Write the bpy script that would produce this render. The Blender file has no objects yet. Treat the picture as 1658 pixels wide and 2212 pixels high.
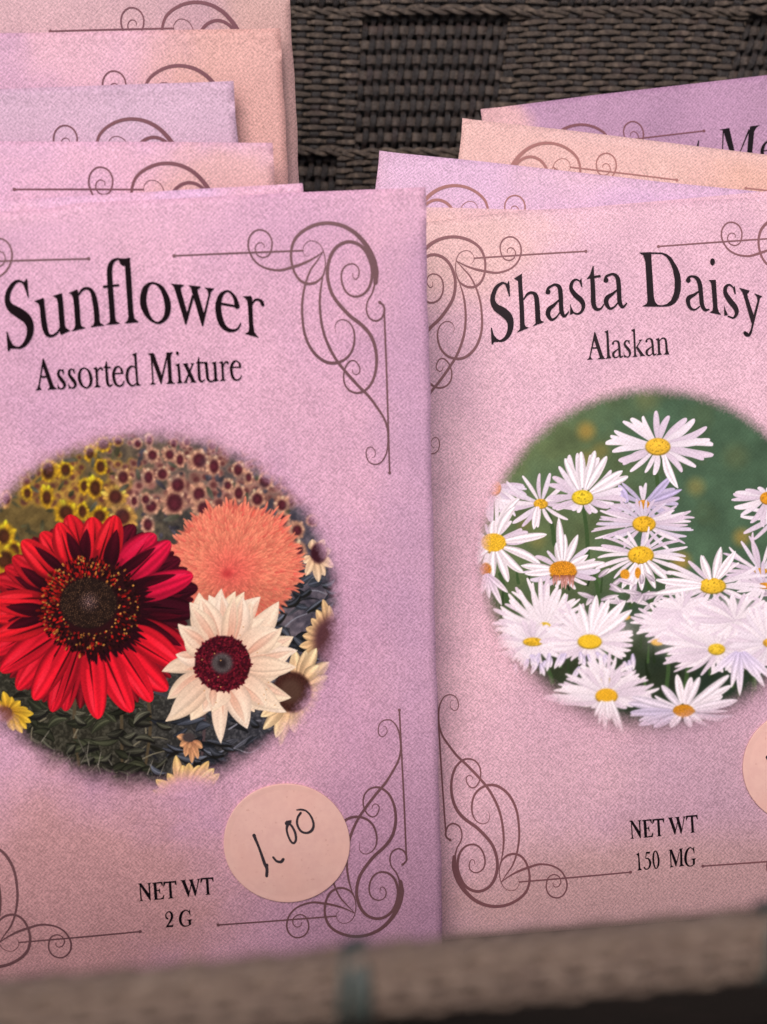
import bpy, math, random
import numpy as np
from mathutils import Matrix, Vector, Euler

# ------------------------------------------------------------------ camera, sky, sun, exposure
sc = bpy.context.scene
COL = sc.collection
cam = bpy.data.cameras.new('camera')
cam.sensor_fit = 'VERTICAL'
cam.sensor_height = 36.0
cam.lens = 36.0 * 2500.0 / 2212.0
cam.clip_start = 0.005
cam.clip_end = 50
cam.dof.use_dof = True
cam.dof.focus_distance = 0.155
cam.dof.aperture_fstop = 21.0
camo = bpy.data.objects.new('camera', cam)
COL.objects.link(camo)
camo.location = (0, 0, 0.15)
camo.rotation_euler = (math.radians(62), 0, 0)
sc.camera = camo

SUN_EL, SUN_AZ = math.radians(50), math.radians(195)      # azimuth measured clockwise from +Y
world = bpy.data.worlds.new('World')
sc.world = world
world.use_nodes = True
wn = world.node_tree
sky = wn.nodes.new('ShaderNodeTexSky')
sky.sky_type = 'NISHITA'
sky.sun_disc = False
sky.sun_elevation = SUN_EL
sky.sun_rotation = SUN_AZ
bg = wn.nodes['Background']
bg.inputs['Strength'].default_value = 0.06
wn.links.new(sky.outputs[0], bg.inputs['Color'])
sl = bpy.data.lights.new('sun', 'SUN')
sl.energy = 3.1
sl.angle = math.radians(50)
sl.color = (1.0, 0.92, 0.87)
so = bpy.data.objects.new('sun', sl)
COL.objects.link(so)
sd = Vector((math.sin(SUN_AZ) * math.cos(SUN_EL), math.cos(SUN_AZ) * math.cos(SUN_EL), math.sin(SUN_EL)))
so.rotation_euler = sd.to_track_quat('Z', 'Y').to_euler()
so.location = sd * 2
sc.view_settings.view_transform = 'Standard'
sc.view_settings.look = 'None'
sc.view_settings.exposure = 0.2
sc.view_settings.gamma = 1.0
sc.view_settings.use_curve_mapping = False

rng = np.random.default_rng(7)
MM = 0.001


# ------------------------------------------------------------------ helpers
def lin(c):
    c = np.asarray(c, float) / 255.0
    return np.where(c <= 0.04045, c / 12.92, ((c + 0.055) / 1.055) ** 2.4)


def rgba(c):
    l = lin(c)
    return (float(l[0]), float(l[1]), float(l[2]), 1.0)


def mesh_obj(name, verts, faces, mat, parent=None, smooth=False):
    me = bpy.data.meshes.new(name)
    me.from_pydata([tuple(v) for v in verts], [], faces)
    me.update()
    if smooth:
        me.polygons.foreach_set('use_smooth', [True] * len(me.polygons))
    me.materials.append(mat)
    o = bpy.data.objects.new(name, me)
    COL.objects.link(o)
    if parent is not None:
        o.parent = parent
    return o


def thing(name, label, cat, loc=(0, 0, 0), rot=(0, 0, 0), group=None):
    o = bpy.data.objects.new(name, None)
    o.empty_display_size = 0.01
    COL.objects.link(o)
    o.location = loc
    o.rotation_euler = rot
    o['label'] = label
    o['category'] = cat
    if group:
        o['group'] = group
    return o


class NT:
    """small node-building helper"""
    def __init__(s, name):
        s.m = bpy.data.materials.new(name)
        s.m.use_nodes = True
        s.t = s.m.node_tree
        s.b = s.t.nodes['Principled BSDF']

    def n(s, typ, **kw):
        nd = s.t.nodes.new(typ)
        for k, v in kw.items():
            if k == 'inp':
                for kk, vv in v.items():
                    if isinstance(vv, bpy.types.NodeSocket):
                        s.t.links.new(vv, nd.inputs[kk])
                    else:
                        nd.inputs[kk].default_value = vv
            else:
                setattr(nd, k, v)
        return nd

    def math(s, op, a, b=None, c=None, clamp=False):
        i = {0: a}
        if b is not None:
            i[1] = b
        if c is not None:
            i[2] = c
        return s.n('ShaderNodeMath', operation=op, use_clamp=clamp, inp=i).outputs[0]

    def mix(s, f, a, b, mode='MIX'):
        nd = s.n('ShaderNodeMix', data_type='RGBA', blend_type=mode)
        for sock, v in ((nd.inputs[0], f), (nd.inputs[6], a), (nd.inputs[7], b)):
            if isinstance(v, bpy.types.NodeSocket):
                s.t.links.new(v, sock)
            else:
                sock.default_value = v
        return nd.outputs[2]

    def noise(s, vec, scale, detail=2.0, rough=0.5, dist=0.0):
        return s.n('ShaderNodeTexNoise', inp={'Vector': vec, 'Scale': scale, 'Detail': detail, 'Roughness': rough, 'Distortion': dist}).outputs['Fac']

    def ramp(s, f, lo, hi, a=0.0, b=1.0):
        return s.n('ShaderNodeMapRange', interpolation_type='SMOOTHSTEP', inp={0: f, 1: lo, 2: hi, 3: a, 4: b}).outputs[0]

    def link(s, a, b):
        s.t.links.new(a, b)


def catmull(pts, n=7, closed=False):
    """Catmull-Rom through rows of pts (x, y, w)"""
    P = np.asarray(pts, float)
    if len(P) < 3 and not closed:
        t = np.linspace(0, 1, n + 1)[:, None]
        return P[0] * (1 - t) + P[-1] * t
    if closed:
        P = np.vstack([P[-1], P, P[0], P[1]])
    else:
        P = np.vstack([2 * P[0] - P[1], P, 2 * P[-1] - P[-2]])
    out = []
    t = np.linspace(0, 1, n, endpoint=False)[:, None]
    for i in range(1, len(P) - 2):
        a, b, c, d = P[i - 1], P[i], P[i + 1], P[i + 2]
        out.append(0.5 * (2 * b + (c - a) * t + (2 * a - 5 * b + 4 * c - d) * t ** 2 + (3 * b - a - 3 * c + d) * t ** 3))
    if not closed:
        out.append(P[-2][None])
    return np.vstack(out)


# ------------------------------------------------------------------ printed lettering and scroll shapes
# A glyph is a list of pieces, traced in the units of one tracing sheet:
#  ('q', pts) polygon without ink spread, ('r', pts) smooth pen stroke of changing width, ('l', pts) straight stroke, ('p', pts) polygon,
#  ('g', outer, inner) ring, ('e', cx, cy, rx, ry) dot
class Flat:
    def __init__(s, fat=0.0):
        s.v, s.f, s.fat = [], [], fat

    def add(s, verts, faces):
        o = len(s.v)
        s.v += [tuple(v) for v in verts]
        s.f += [tuple(i + o for i in f) for f in faces]

    def stroke(s, pts, T, smooth=True, caps=True):
        if smooth:
            q = catmull(pts, 7)
        else:       # straight strokes are cut short enough to follow the curved face
            p_ = np.asarray(pts, float)
            t_ = np.linspace(0, len(p_) - 1, (len(p_) - 1) * 16 + 1)
            q = np.column_stack([np.interp(t_, np.arange(len(p_)), p_[:, k]) for k in range(3)])
        d = np.gradient(q[:, :2], axis=0)
        d /= np.maximum(np.linalg.norm(d, axis=1), 1e-9)[:, None]
        nrm = np.stack([-d[:, 1], d[:, 0]], 1)
        w = np.maximum(q[:, 2], 0.5)[:, None] * 0.5 + s.fat
        a, b = q[:, :2] + nrm * w, q[:, :2] - nrm * w
        n = len(q)
        s.add(T(np.vstack([a, b])), [(i, i + 1, n + i + 1, n + i) for i in range(n - 1)])
        if caps:
            for k in (0, -1):
                s.dot(q[k, 0], q[k, 1], w[k, 0], w[k, 0], T, 10)

    def dot(s, cx, cy, rx, ry, T, n=20):
        a = np.linspace(0, 2 * np.pi, n, endpoint=False)
        s.add(T(np.stack([cx + rx * np.cos(a), cy + ry * np.sin(a)], 1)), [tuple(range(n))])

    def pieces(s, glyph, T):
        for g in glyph:
            if g[0] == 'r':
                s.stroke(g[1], T)
            elif g[0] == 'l':
                s.stroke(g[1], T, smooth=False, caps=False)
            elif g[0] == 'p':
                s.add(T(grow(g[1], s.fat)), [tuple(range(len(g[1])))])
            elif g[0] == 'q':      # outline kept as drawn
                s.add(T(np.asarray(g[1], float)), [tuple(range(len(g[1])))])
            elif g[0] == 'e':
                s.dot(*g[1:], T)
            elif g[0] == 'g':
                A = catmull([(x, y, 1) for x, y in g[1]], 8, True)[:, :2]
                B = catmull([(x, y, 1) for x, y in g[2]], 8, True)[:, :2]
                k = 72

                def resamp(Q):
                    c = Q.mean(0)
                    ang = np.unwrap(np.arctan2(Q[:, 1] - c[1], Q[:, 0] - c[0]))
                    if ang[-1] < ang[0]:
                        Q, ang = Q[::-1], ang[::-1]
                    t = np.linspace(0, 2 * np.pi, k, endpoint=False)
                    aa = np.concatenate([ang - 2 * np.pi, ang, ang + 2 * np.pi])
                    QQ = np.vstack([Q, Q, Q])
                    o = np.argsort(aa)
                    return np.stack([np.interp(t, aa[o], QQ[o, 0]), np.interp(t, aa[o], QQ[o, 1])], 1)
                A, B = resamp(A), resamp(B)
                A, B = grow(A, s.fat), grow(B, -s.fat)
                s.add(T(np.vstack([A, B])), [(i, (i + 1) % k, k + (i + 1) % k, k + i) for i in range(k)])


def grow(pts, d):
    """push an outline outwards by d"""
    P = np.asarray(pts, float)
    if not d:
        return P
    a, b = np.roll(P, 1, 0), np.roll(P, -1, 0)
    area = np.sum(P[:, 0] * b[:, 1] - b[:, 0] * P[:, 1])
    e1, e2 = P - a, b - P
    e1 /= np.maximum(np.linalg.norm(e1, axis=1), 1e-9)[:, None]
    e2 /= np.maximum(np.linalg.norm(e2, axis=1), 1e-9)[:, None]
    n = np.stack([e1[:, 1] + e2[:, 1], -(e1[:, 0] + e2[:, 0])], 1)
    n /= np.maximum(np.linalg.norm(n, axis=1), 0.6)[:, None]
    return P + n * d * (1 if area > 0 else -1)


def moved(glyph, fn):
    out = []
    for g in glyph:
        if g[0] in 'rl':
            out.append((g[0], [(*fn(x, y), w) for x, y, w in g[1]]))
        elif g[0] == 'p':
            out.append((g[0], [fn(x, y) for x, y in g[1]]))
        elif g[0] == 'g':
            out.append((g[0], [fn(x, y) for x, y in g[1]], [fn(x, y) for x, y in g[2]]))
        else:
            out.append((g[0], *fn(g[1], g[2]), g[3], g[4]))
    return out


def sheet(Hm, ox=0.0, oy=0.0, k=1.0):
    """tracing sheet units -> millimetres on the packet face"""
    Hm = np.array(Hm)

    def T(q):
        q = np.asarray(q, float)
        h = np.column_stack([ox + q[:, 0] * k, oy + q[:, 1] * k, np.ones(len(q))]) @ Hm.T
        return h[:, :2] / h[:, 2:]
    return T


HL = [[0.05180245102115976, -0.003677762343256321, -12.73707819166439], [-0.003187119629153216, -0.05363365810133225, 71.36704186296281], [-3.3148567525591655e-05, -5.2151135709014734e-05, 1.0]]
HR = [[0.062346866909054124, -0.004491318745945741, -81.33565999381325], [-0.004575191173669493, -0.06195506934371584, 81.19164192178927], [-1.0519034130241778e-05, 3.037776133269495e-07, 1.0]]
H4 = [[0.06615194943966733, -0.008685403769131286, -102.94290320041190], [-0.008602646696187292, -0.06551851088973419, 73.29863277950514], [-1.0519034130241775e-05, 3.037776133269493e-07, 1.0]]
Q = 1.36671


def crop(Hm, x0, y0, w):
    return sheet(Hm, x0 / Q, y0 / Q, w / 1658.0 / Q)


# corner scroll (top right), traced once, mirrored for the other corners
SCROLL = [
    ('r', [(-437, 511, 12), (0, 492, 13), (460, 474, 12)]), ('e', -437, 511, 13, 13),
    ('r', [(605, 480, 6), (540, 525, 12), (465, 563, 18), (380, 592, 20), (290, 612, 17), (190, 592, 14), (120, 540, 13), (82, 460, 13), (85, 390, 12), (118, 342, 12), (165, 328, 12), (215, 350, 12), (243, 400, 11), (243, 455, 11), (225, 503, 10), (185, 522, 10), (145, 505, 9), (128, 465, 8), (140, 430, 8), (165, 418, 7), (188, 430, 6), (192, 455, 5)]),
    ('r', [(968, 700, 30), (972, 620, 36), (955, 540, 36), (925, 470, 34), (880, 405, 32), (820, 345, 30), (740, 300, 28), (650, 281, 26), (560, 290, 25), (480, 325, 24), (420, 375, 22), (390, 430, 20), (378, 500, 18), (385, 570, 17), (405, 630, 17), (440, 680, 18), (490, 705, 19), (540, 700, 18), (580, 675, 15), (605, 640, 12), (618, 580, 8), (615, 520, 7), (600, 465, 6), (573, 425, 6), (530, 405, 5), (490, 415, 5), (465, 450, 4), (465, 490, 3), (485, 515, 3)]),
    ('r', [(808, 632, 5), (815, 665, 6), (835, 672, 7), (853, 640, 8), (850, 600, 9), (825, 572, 9), (790, 567, 10), (750, 590, 11), (730, 640, 12), (737, 710, 13), (770, 770, 14), (820, 795, 15), (875, 783, 16), (918, 740, 18), (940, 680, 20), (945, 610, 22), (930, 540, 24), (895, 470, 24), (840, 425, 24), (780, 412, 24), (720, 432, 24), (675, 475, 24), (645, 540, 24), (632, 620, 23), (640, 700, 23), (667, 780, 24), (715, 850, 25), (790, 930, 26), (870, 992, 26), (930, 1060, 25), (963, 1140, 23), (976, 1230, 21), (968, 1320, 19), (940, 1400, 18), (890, 1453, 17), (840, 1468, 15), (790, 1453, 13), (755, 1410, 12), (745, 1350, 11), (758, 1290, 11), (790, 1247, 11), (825, 1245, 10), (853, 1280, 9), (858, 1318, 8), (835, 1340, 7), (812, 1328, 6), (806, 1305, 5)]),
    ('r', [(963, 705, 14), (945, 770, 11), (912, 830, 10), (905, 890, 11), (925, 943, 12), (970, 965, 13), (1010, 945, 13), (1029, 900, 14), (1025, 860, 15), (997, 835, 15)]), ('e', 997, 835, 11, 11),
    ('l', [(1029, 895, 13), (1045, 1300, 13), (1067, 2025, 12)]), ('e', 1067, 2025, 11, 11),
    ('r', [(605, 480, 4), (560, 545, 9), (510, 620, 12), (475, 720, 14), (457, 830, 16), (457, 930, 17), (470, 1040, 18), (502, 1130, 20), (550, 1200, 21), (620, 1250, 22), (690, 1258, 21), (755, 1232, 18), (800, 1180, 16), (820, 1110, 14), (818, 1040, 12), (793, 985, 9), (750, 957, 7), (710, 963, 6), (685, 1000, 4), (692, 1050, 3)]),
    ('r', [(603, 645, 6), (583, 760, 14), (580, 880, 17), (597, 1010, 18), (632, 1120, 20), (690, 1230, 20), (760, 1320, 21), (850, 1420, 21), (920, 1490, 19), (980, 1570, 17), (1030, 1650, 15), (1053, 1730, 13), (1054, 1830, 11), (1040, 1900, 10), (1005, 1953, 9), (960, 1965, 9), (920, 1945, 8), (902, 1895, 8), (912, 1852, 7), (943, 1847, 6), (966, 1878, 5), (960, 1912, 4), (945, 1920, 3)]),
]
SCROLL_T = crop(HL, 700, 540, 700)

SUNFLOWER_A = [   # S u n f l
    ('r', [(300, 385, 14), (262, 363, 17), (215, 356, 24), (155, 405, 40), (108, 500, 50), (104, 595, 58), (150, 670, 92), (240, 727, 112), (325, 792, 104), (366, 880, 80), (357, 990, 62), (305, 1085, 42), (235, 1130, 20), (165, 1110, 14)]),
    ('p', [(322, 327), (330, 345), (338, 450), (347, 540), (337, 540), (318, 470), (290, 400), (270, 372), (300, 366)]),
    ('p', [(92, 945), (102, 950), (125, 1030), (160, 1092), (200, 1128), (205, 1140), (135, 1138), (118, 1165), (108, 1170), (100, 1060)]),
    ('p', [(418, 592), (515, 555), (526, 562), (530, 640), (480, 660), (466, 618), (440, 602)]),
    ('r', [(502, 600, 50), (520, 780, 56), (538, 900, 58), (568, 975, 42), (620, 992, 24), (675, 960, 16), (714, 905, 10)]),
    ('p', [(630, 530), (735, 498), (748, 620), (768, 870), (785, 905), (832, 930), (726, 977), (716, 960), (712, 880), (692, 620), (680, 562), (660, 545)]),
    ('p', [(815, 495), (912, 455), (922, 490), (937, 640), (950, 850), (965, 885), (1012, 900), (848, 940), (885, 905), (893, 870), (880, 650), (868, 560), (850, 510)]),
    ('r', [(930, 515, 10), (975, 455, 22), (1030, 440, 26), (1082, 475, 40), (1112, 560, 54), (1135, 700, 56), (1145, 850, 58)]),
    ('p', [(1060, 893), (1105, 865), (1115, 820), (1170, 820), (1182, 845), (1228, 870)]),
    ('r', [(1430, 107, 12), (1375, 98, 18), (1318, 130, 38), (1288, 210, 54), (1290, 350, 56), (1310, 600, 56), (1325, 800, 56)]),
    ('p', [(1245, 865), (1290, 840), (1300, 780), (1352, 780), (1366, 825), (1412, 850)]),
    ('l', [(1212, 424, 22), (1398, 402, 18)]),
    ('p', [(1385, 98), (1450, 97), (1500, 90), (1520, 84), (1520, 130), (1470, 168), (1440, 178), (1415, 160)]),
    ('p', [(1463, 140), (1517, 90), (1535, 300), (1560, 700), (1575, 790), (1628, 832), (1462, 848), (1500, 815), (1510, 780), (1490, 500)]),
]
SUNFLOWER_B = [   # o w e r
    ('g', [(295, 370), (400, 415), (475, 540), (497, 650), (475, 765), (410, 833), (340, 850), (240, 800), (165, 690), (143, 580), (168, 450), (228, 385)],
     [(297, 388), (360, 430), (415, 550), (432, 680), (412, 780), (345, 833), (272, 780), (225, 660), (212, 560), (230, 450), (258, 402)]),
    ('p', [(500, 388), (645, 400), (638, 412), (612, 430), (612, 460), (690, 735), (676, 858), (666, 856), (650, 795), (545, 450), (527, 410)]),
    ('p', [(686, 740), (745, 515), (762, 545), (678, 858), (668, 856)]),
    ('p', [(700, 405), (840, 420), (836, 435), (805, 450), (810, 490), (885, 745), (872, 878), (860, 876), (845, 820), (745, 480), (733, 432)]),
    ('p', [(880, 750), (936, 520), (930, 470), (892, 432), (1000, 443), (962, 480), (952, 520), (872, 878), (862, 876)]),
    ('r', [(1268, 650, 52), (1245, 560, 36), (1200, 495, 22), (1145, 472, 16), (1082, 520, 42), (1050, 620, 60), (1056, 740, 64), (1090, 850, 62), (1150, 915, 44), (1220, 930, 26), (1275, 908, 16), (1310, 845, 6)]),
    ('l', [(1075, 617, 22), (1292, 656, 18)]),
    ('p', [(1335, 533), (1430, 530), (1440, 560), (1450, 850), (1465, 950), (1517, 1012), (1358, 968), (1400, 945), (1410, 900), (1395, 640), (1385, 580), (1360, 550)]),
    ('r', [(1442, 625, 8), (1472, 578, 18), (1520, 572, 22), (1553, 600, 36), (1565, 632, 32)]),
]
ASSORTED = [
    ('p', [(195, 180), (203, 230), (148, 560), (152, 605), (182, 632), (88, 640), (120, 615), (135, 560)]),
    ('p', [(195, 180), (212, 200), (340, 560), (365, 600), (400, 622), (258, 632), (290, 605), (292, 580), (188, 270)]),
    ('l', [(155, 449, 18), (262, 444, 18)]),
    ('r', [(485, 362, 6), (450, 345, 12), (420, 375, 26), (422, 430, 34), (465, 490, 46), (505, 550, 36), (495, 598, 22), (455, 620, 12), (420, 592, 8)]),
    ('p', [(490, 335), (495, 410), (488, 408), (468, 360)]), ('p', [(405, 540), (425, 595), (445, 617), (412, 622)]),
    ('r', [(640, 352, 6), (605, 335, 12), (575, 365, 26), (577, 420, 34), (620, 480, 46), (660, 540, 36), (650, 588, 22), (610, 610, 12), (575, 582, 8)]),
    ('p', [(645, 325), (652, 400), (645, 398), (623, 350)]), ('p', [(560, 530), (580, 585), (600, 607), (567, 614)]),
    ('g', [(795, 315), (860, 350), (898, 430), (905, 500), (880, 575), (820, 610), (750, 580), (708, 510), (699, 440), (718, 360), (752, 325)],
     [(795, 328), (840, 370), (866, 450), (870, 520), (850, 580), (818, 597), (770, 560), (740, 480), (735, 410), (755, 345)]),
    ('p', [(915, 328), (965, 308), (977, 330), (987, 560), (1027, 590), (932, 600), (962, 570), (963, 540), (950, 350)]),
    ('r', [(980, 372, 6), (1005, 330, 12), (1033, 321, 20), (1048, 346, 20)]),
    ('r', [(1105, 300, 28), (1115, 450, 32), (1127, 545, 32), (1155, 580, 20), (1195, 555, 7)]),
    ('p', [(1103, 225), (1112, 230), (1120, 310), (1065, 325), (1090, 290)]), ('l', [(1105, 312, 16), (1170, 312, 14)]),
    ('r', [(1332, 392, 28), (1325, 340, 24), (1290, 302, 12), (1245, 312, 24), (1213, 380, 32), (1213, 460, 34), (1240, 545, 32), (1290, 578, 20), (1340, 558, 12), (1360, 505, 5)]),
    ('l', [(1212, 400, 12), (1350, 394, 12)]),
    ('r', [(1530, 325, 8), (1480, 292, 14), (1425, 330, 28), (1403, 410, 32), (1412, 500, 34), (1455, 565, 22), (1500, 570, 13), (1540, 535, 9)]),
    ('p', [(1475, 130), (1535, 103), (1545, 300), (1560, 520), (1577, 550), (1607, 565), (1545, 575), (1540, 545), (1520, 300), (1508, 150)]),
]
MIXTURE = [
    ('p', [(135, 190), (163, 250), (182, 590), (190, 620), (230, 637), (130, 645), (162, 620), (167, 590), (146, 250)]),
    ('p', [(95, 175), (185, 165), (200, 200), (312, 520), (302, 635), (294, 630), (160, 260), (140, 200)]),
    ('p', [(310, 515), (380, 200), (392, 230), (304, 635), (296, 632)]),
    ('p', [(385, 160), (480, 152), (452, 185), (443, 230), (462, 580), (478, 608), (515, 627), (375, 635), (408, 612), (415, 580), (395, 260), (376, 235)]),
    ('e', 548, 168, 22, 30),
    ('p', [(515, 343), (578, 322), (585, 400), (600, 580), (625, 618), (533, 627), (562, 605), (565, 560), (550, 370)]),
    ('p', [(625, 328), (710, 320), (697, 340), (815, 590), (835, 610), (742, 615), (765, 600), (650, 350)]),
    ('p', [(745, 325), (808, 318), (787, 335), (690, 590), (702, 615), (640, 618), (665, 595), (770, 340)]),
    ('r', [(868, 300, 28), (875, 450, 34), (885, 560, 34), (915, 600, 20), (965, 570, 7)]),
    ('p', [(870, 222), (877, 228), (882, 310), (825, 325), (855, 295)]), ('l', [(868, 312, 16), (1005, 310, 14)]),
    ('r', [(985, 330, 34), (1000, 480, 36), (1010, 555, 34), (1045, 597, 20), (1090, 590, 13), (1115, 560, 8)]),
    ('p', [(955, 315), (1004, 305), (1005, 350), (970, 350)]),
    ('p', [(1070, 308), (1132, 300), (1140, 420), (1150, 560), (1175, 582), (1115, 600), (1112, 540), (1100, 340)]),
    ('p', [(1180, 308), (1235, 288), (1245, 330), (1255, 560), (1285, 580), (1195, 592), (1225, 565), (1228, 540), (1215, 330)]),
    ('r', [(1250, 352, 6), (1275, 306, 12), (1300, 297, 20), (1316, 320, 22)]),
    ('r', [(1500, 378, 28), (1495, 325, 24), (1450, 287, 12), (1405, 300, 26), (1370, 370, 34), (1369, 450, 36), (1395, 540, 34), (1445, 575, 20), (1500, 553, 12), (1525, 505, 5)]),
    ('l', [(1372, 384, 12), (1514, 378, 12)]),
]
LOWER_A = [
    ('e', 702, 468, 27, 28),
    ('r', [(688, 478, 22), (703, 430, 22), (740, 403, 18), (785, 388, 22), (828, 420, 40), (841, 500, 44), (845, 600, 42), (853, 690, 42), (885, 738, 24), (930, 690, 6)]),
    ('r', [(830, 550, 7), (770, 612, 26), (715, 660, 44), (702, 720, 44), (740, 775, 24), (790, 753, 13), (830, 700, 8)]),
]
SHASTA = [
    ('r', [(250, 383, 9), (225, 372, 12), (190, 370, 20), (130, 420, 36), (93, 510, 44), (94, 580, 52), (130, 640, 72), (200, 686, 90), (262, 745, 84), (288, 820, 62), (276, 910, 50), (232, 983, 34), (170, 1010, 17), (120, 985, 12)]),
    ('p', [(268, 340), (275, 400), (280, 515), (271, 512), (248, 430), (228, 382), (255, 375)]),
    ('p', [(72, 865), (80, 870), (100, 945), (148, 1006), (150, 1020), (105, 1018), (88, 1045), (80, 1045), (76, 950)]),
    ('p', [(328, 320), (412, 265), (415, 400), (430, 600), (440, 830), (455, 855), (488, 865), (358, 918), (395, 880), (392, 700), (372, 345), (350, 330)]),
    ('r', [(433, 550, 8), (475, 492, 20), (525, 477, 24), (567, 512, 42), (582, 620, 48), (590, 790, 50)]),
    ('p', [(528, 850), (565, 820), (572, 780), (616, 770), (626, 790), (658, 802)]),
    *LOWER_A,
    ('r', [(1060, 352, 6), (1010, 331, 13), (968, 365, 28), (957, 430, 36), (1000, 500, 48), (1068, 562, 50), (1093, 625, 36), (1070, 690, 22), (1020, 712, 13), (970, 690, 8)]),
    ('p', [(1072, 318), (1080, 415), (1072, 410), (1050, 350)]), ('p', [(948, 600), (962, 650), (990, 700), (957, 718), (948, 715)]),
    ('r', [(1192, 300, 40), (1200, 450, 44), (1205, 600, 46), (1235, 658, 32), (1285, 655, 15), (1318, 610, 6)]),
    ('p', [(1200, 180), (1207, 185), (1212, 310), (1130, 325), (1170, 280)]), ('l', [(1190, 305, 18), (1285, 292, 18)]),
    *moved(LOWER_A, lambda x, y: (x + 643, y - 130 + (x - 700) * 0.16)),
]
DAISY = [
    ('q', [(97, 114), (250, 108), (250, 200), (274, 650), (289, 710), (326, 755), (290, 767), (130, 765), (185, 735), (197, 700), (175, 220), (150, 140)]),
    ('q', [(240, 110), (380, 113), (440, 135), (490, 175), (560, 290), (592, 380), (601, 460), (597, 570), (575, 660), (535, 720), (475, 757), (390, 768), (280, 766), (300, 735), (335, 749), (375, 752), (430, 735), (480, 690), (513, 610), (525, 540), (525, 440), (505, 320), (470, 225), (430, 165), (375, 130), (245, 128)]),
    ('e', 690, 448, 28, 32),
    ('r', [(675, 452, 26), (700, 412, 22), (745, 402, 18), (798, 430, 40), (828, 500, 48), (842, 620, 46), (855, 740, 44), (890, 803, 32), (940, 800, 7)]),
    ('r', [(825, 575, 8), (762, 622, 26), (697, 660, 46), (685, 712, 44), (712, 780, 28), (765, 803, 13), (825, 765, 8)]),
    ('p', [(930, 447), (1020, 445), (1022, 500), (1040, 780), (1055, 830), (1085, 862), (945, 835), (985, 815), (990, 760), (970, 490), (955, 460)]),
    ('e', 985, 225, 29, 43),
    ('r', [(1245, 548, 7), (1190, 502, 15), (1142, 530, 34), (1137, 600, 44), (1190, 690, 58), (1253, 770, 56), (1273, 840, 40), (1235, 898, 18), (1170, 880, 9)]),
    ('p', [(1250, 515), (1262, 610), (1250, 612), (1232, 548)]), ('p', [(1120, 745), (1135, 800), (1165, 865), (1125, 872)]),
    ('p', [(1305, 538), (1425, 572), (1420, 590), (1400, 610), (1405, 650), (1480, 880), (1468, 985), (1450, 950), (1360, 630), (1340, 580)]),
    ('p', [(1475, 890), (1528, 690), (1520, 645), (1490, 605), (1580, 640), (1552, 665), (1545, 700), (1480, 960), (1452, 1080), (1435, 1100), (1425, 1080), (1445, 1040)]),
    ('r', [(1440, 1070, 20), (1425, 1103, 26), (1395, 1100, 42), (1372, 1080, 34)]),
]
SMALL_A = [('e', 515, 330, 20, 22),
           ('r', [(508, 338, 16), (530, 298, 14), (570, 288, 13), (608, 312, 30), (623, 400, 32), (630, 500, 32), (645, 568, 24), (690, 550, 6)]),
           ('r', [(618, 418, 6), (562, 460, 18), (522, 500, 32), (522, 545, 32), (550, 578, 16), (590, 570, 9), (622, 535, 6)])]
ALASKAN = [
    ('p', [(190, 140), (203, 200), (122, 560), (140, 595), (170, 608), (62, 615), (95, 590), (108, 560)]),
    ('p', [(188, 135), (208, 145), (335, 540), (360, 585), (390, 598), (245, 605), (285, 580), (285, 560), (182, 250)]),
    ('l', [(140, 412, 18), (250, 408, 18)]),
    ('p', [(365, 128), (430, 103), (440, 300), (455, 540), (485, 585), (385, 598), (415, 570), (415, 520), (400, 150)]),
    *SMALL_A,
    ('r', [(790, 297, 6), (755, 281, 12), (722, 310, 26), (722, 360, 32), (770, 420, 40), (805, 472, 36), (805, 535, 22), (770, 570, 10), (715, 545, 6)]),
    ('p', [(798, 270), (803, 335), (796, 335), (776, 292)]), ('p', [(700, 485), (715, 540), (742, 570), (708, 572)]),
    ('p', [(830, 98), (893, 78), (900, 250), (912, 520), (925, 550), (948, 560), (850, 567), (882, 545), (885, 510), (868, 130)]),
    ('p', [(912, 405), (985, 290), (960, 272), (1025, 262), (997, 290), (925, 415)]),
    ('p', [(915, 405), (940, 388), (1045, 525), (1075, 545), (980, 555), (995, 540)]),
    *moved(SMALL_A, lambda x, y: (x + 580, y - 38)),
    ('p', [(1255, 258), (1315, 240), (1325, 280), (1335, 490), (1365, 525), (1268, 537), (1300, 510), (1300, 470), (1288, 280)]),
    ('r', [(1326, 292, 6), (1355, 252, 12), (1395, 240, 17), (1428, 267, 28), (1442, 350, 32), (1450, 480, 32)]),
    ('p', [(1390, 525), (1425, 505), (1435, 460), (1468, 460), (1477, 490), (1495, 522)]),
]
CAP_T = [('l', [(720, 245, 42), (742, 560, 44)]),
         ('p', [(600, 248), (835, 230), (845, 315), (835, 312), (805, 262), (640, 272), (607, 335), (597, 335)]),
         ('p', [(685, 568), (718, 545), (765, 540), (792, 555)])]
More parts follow.
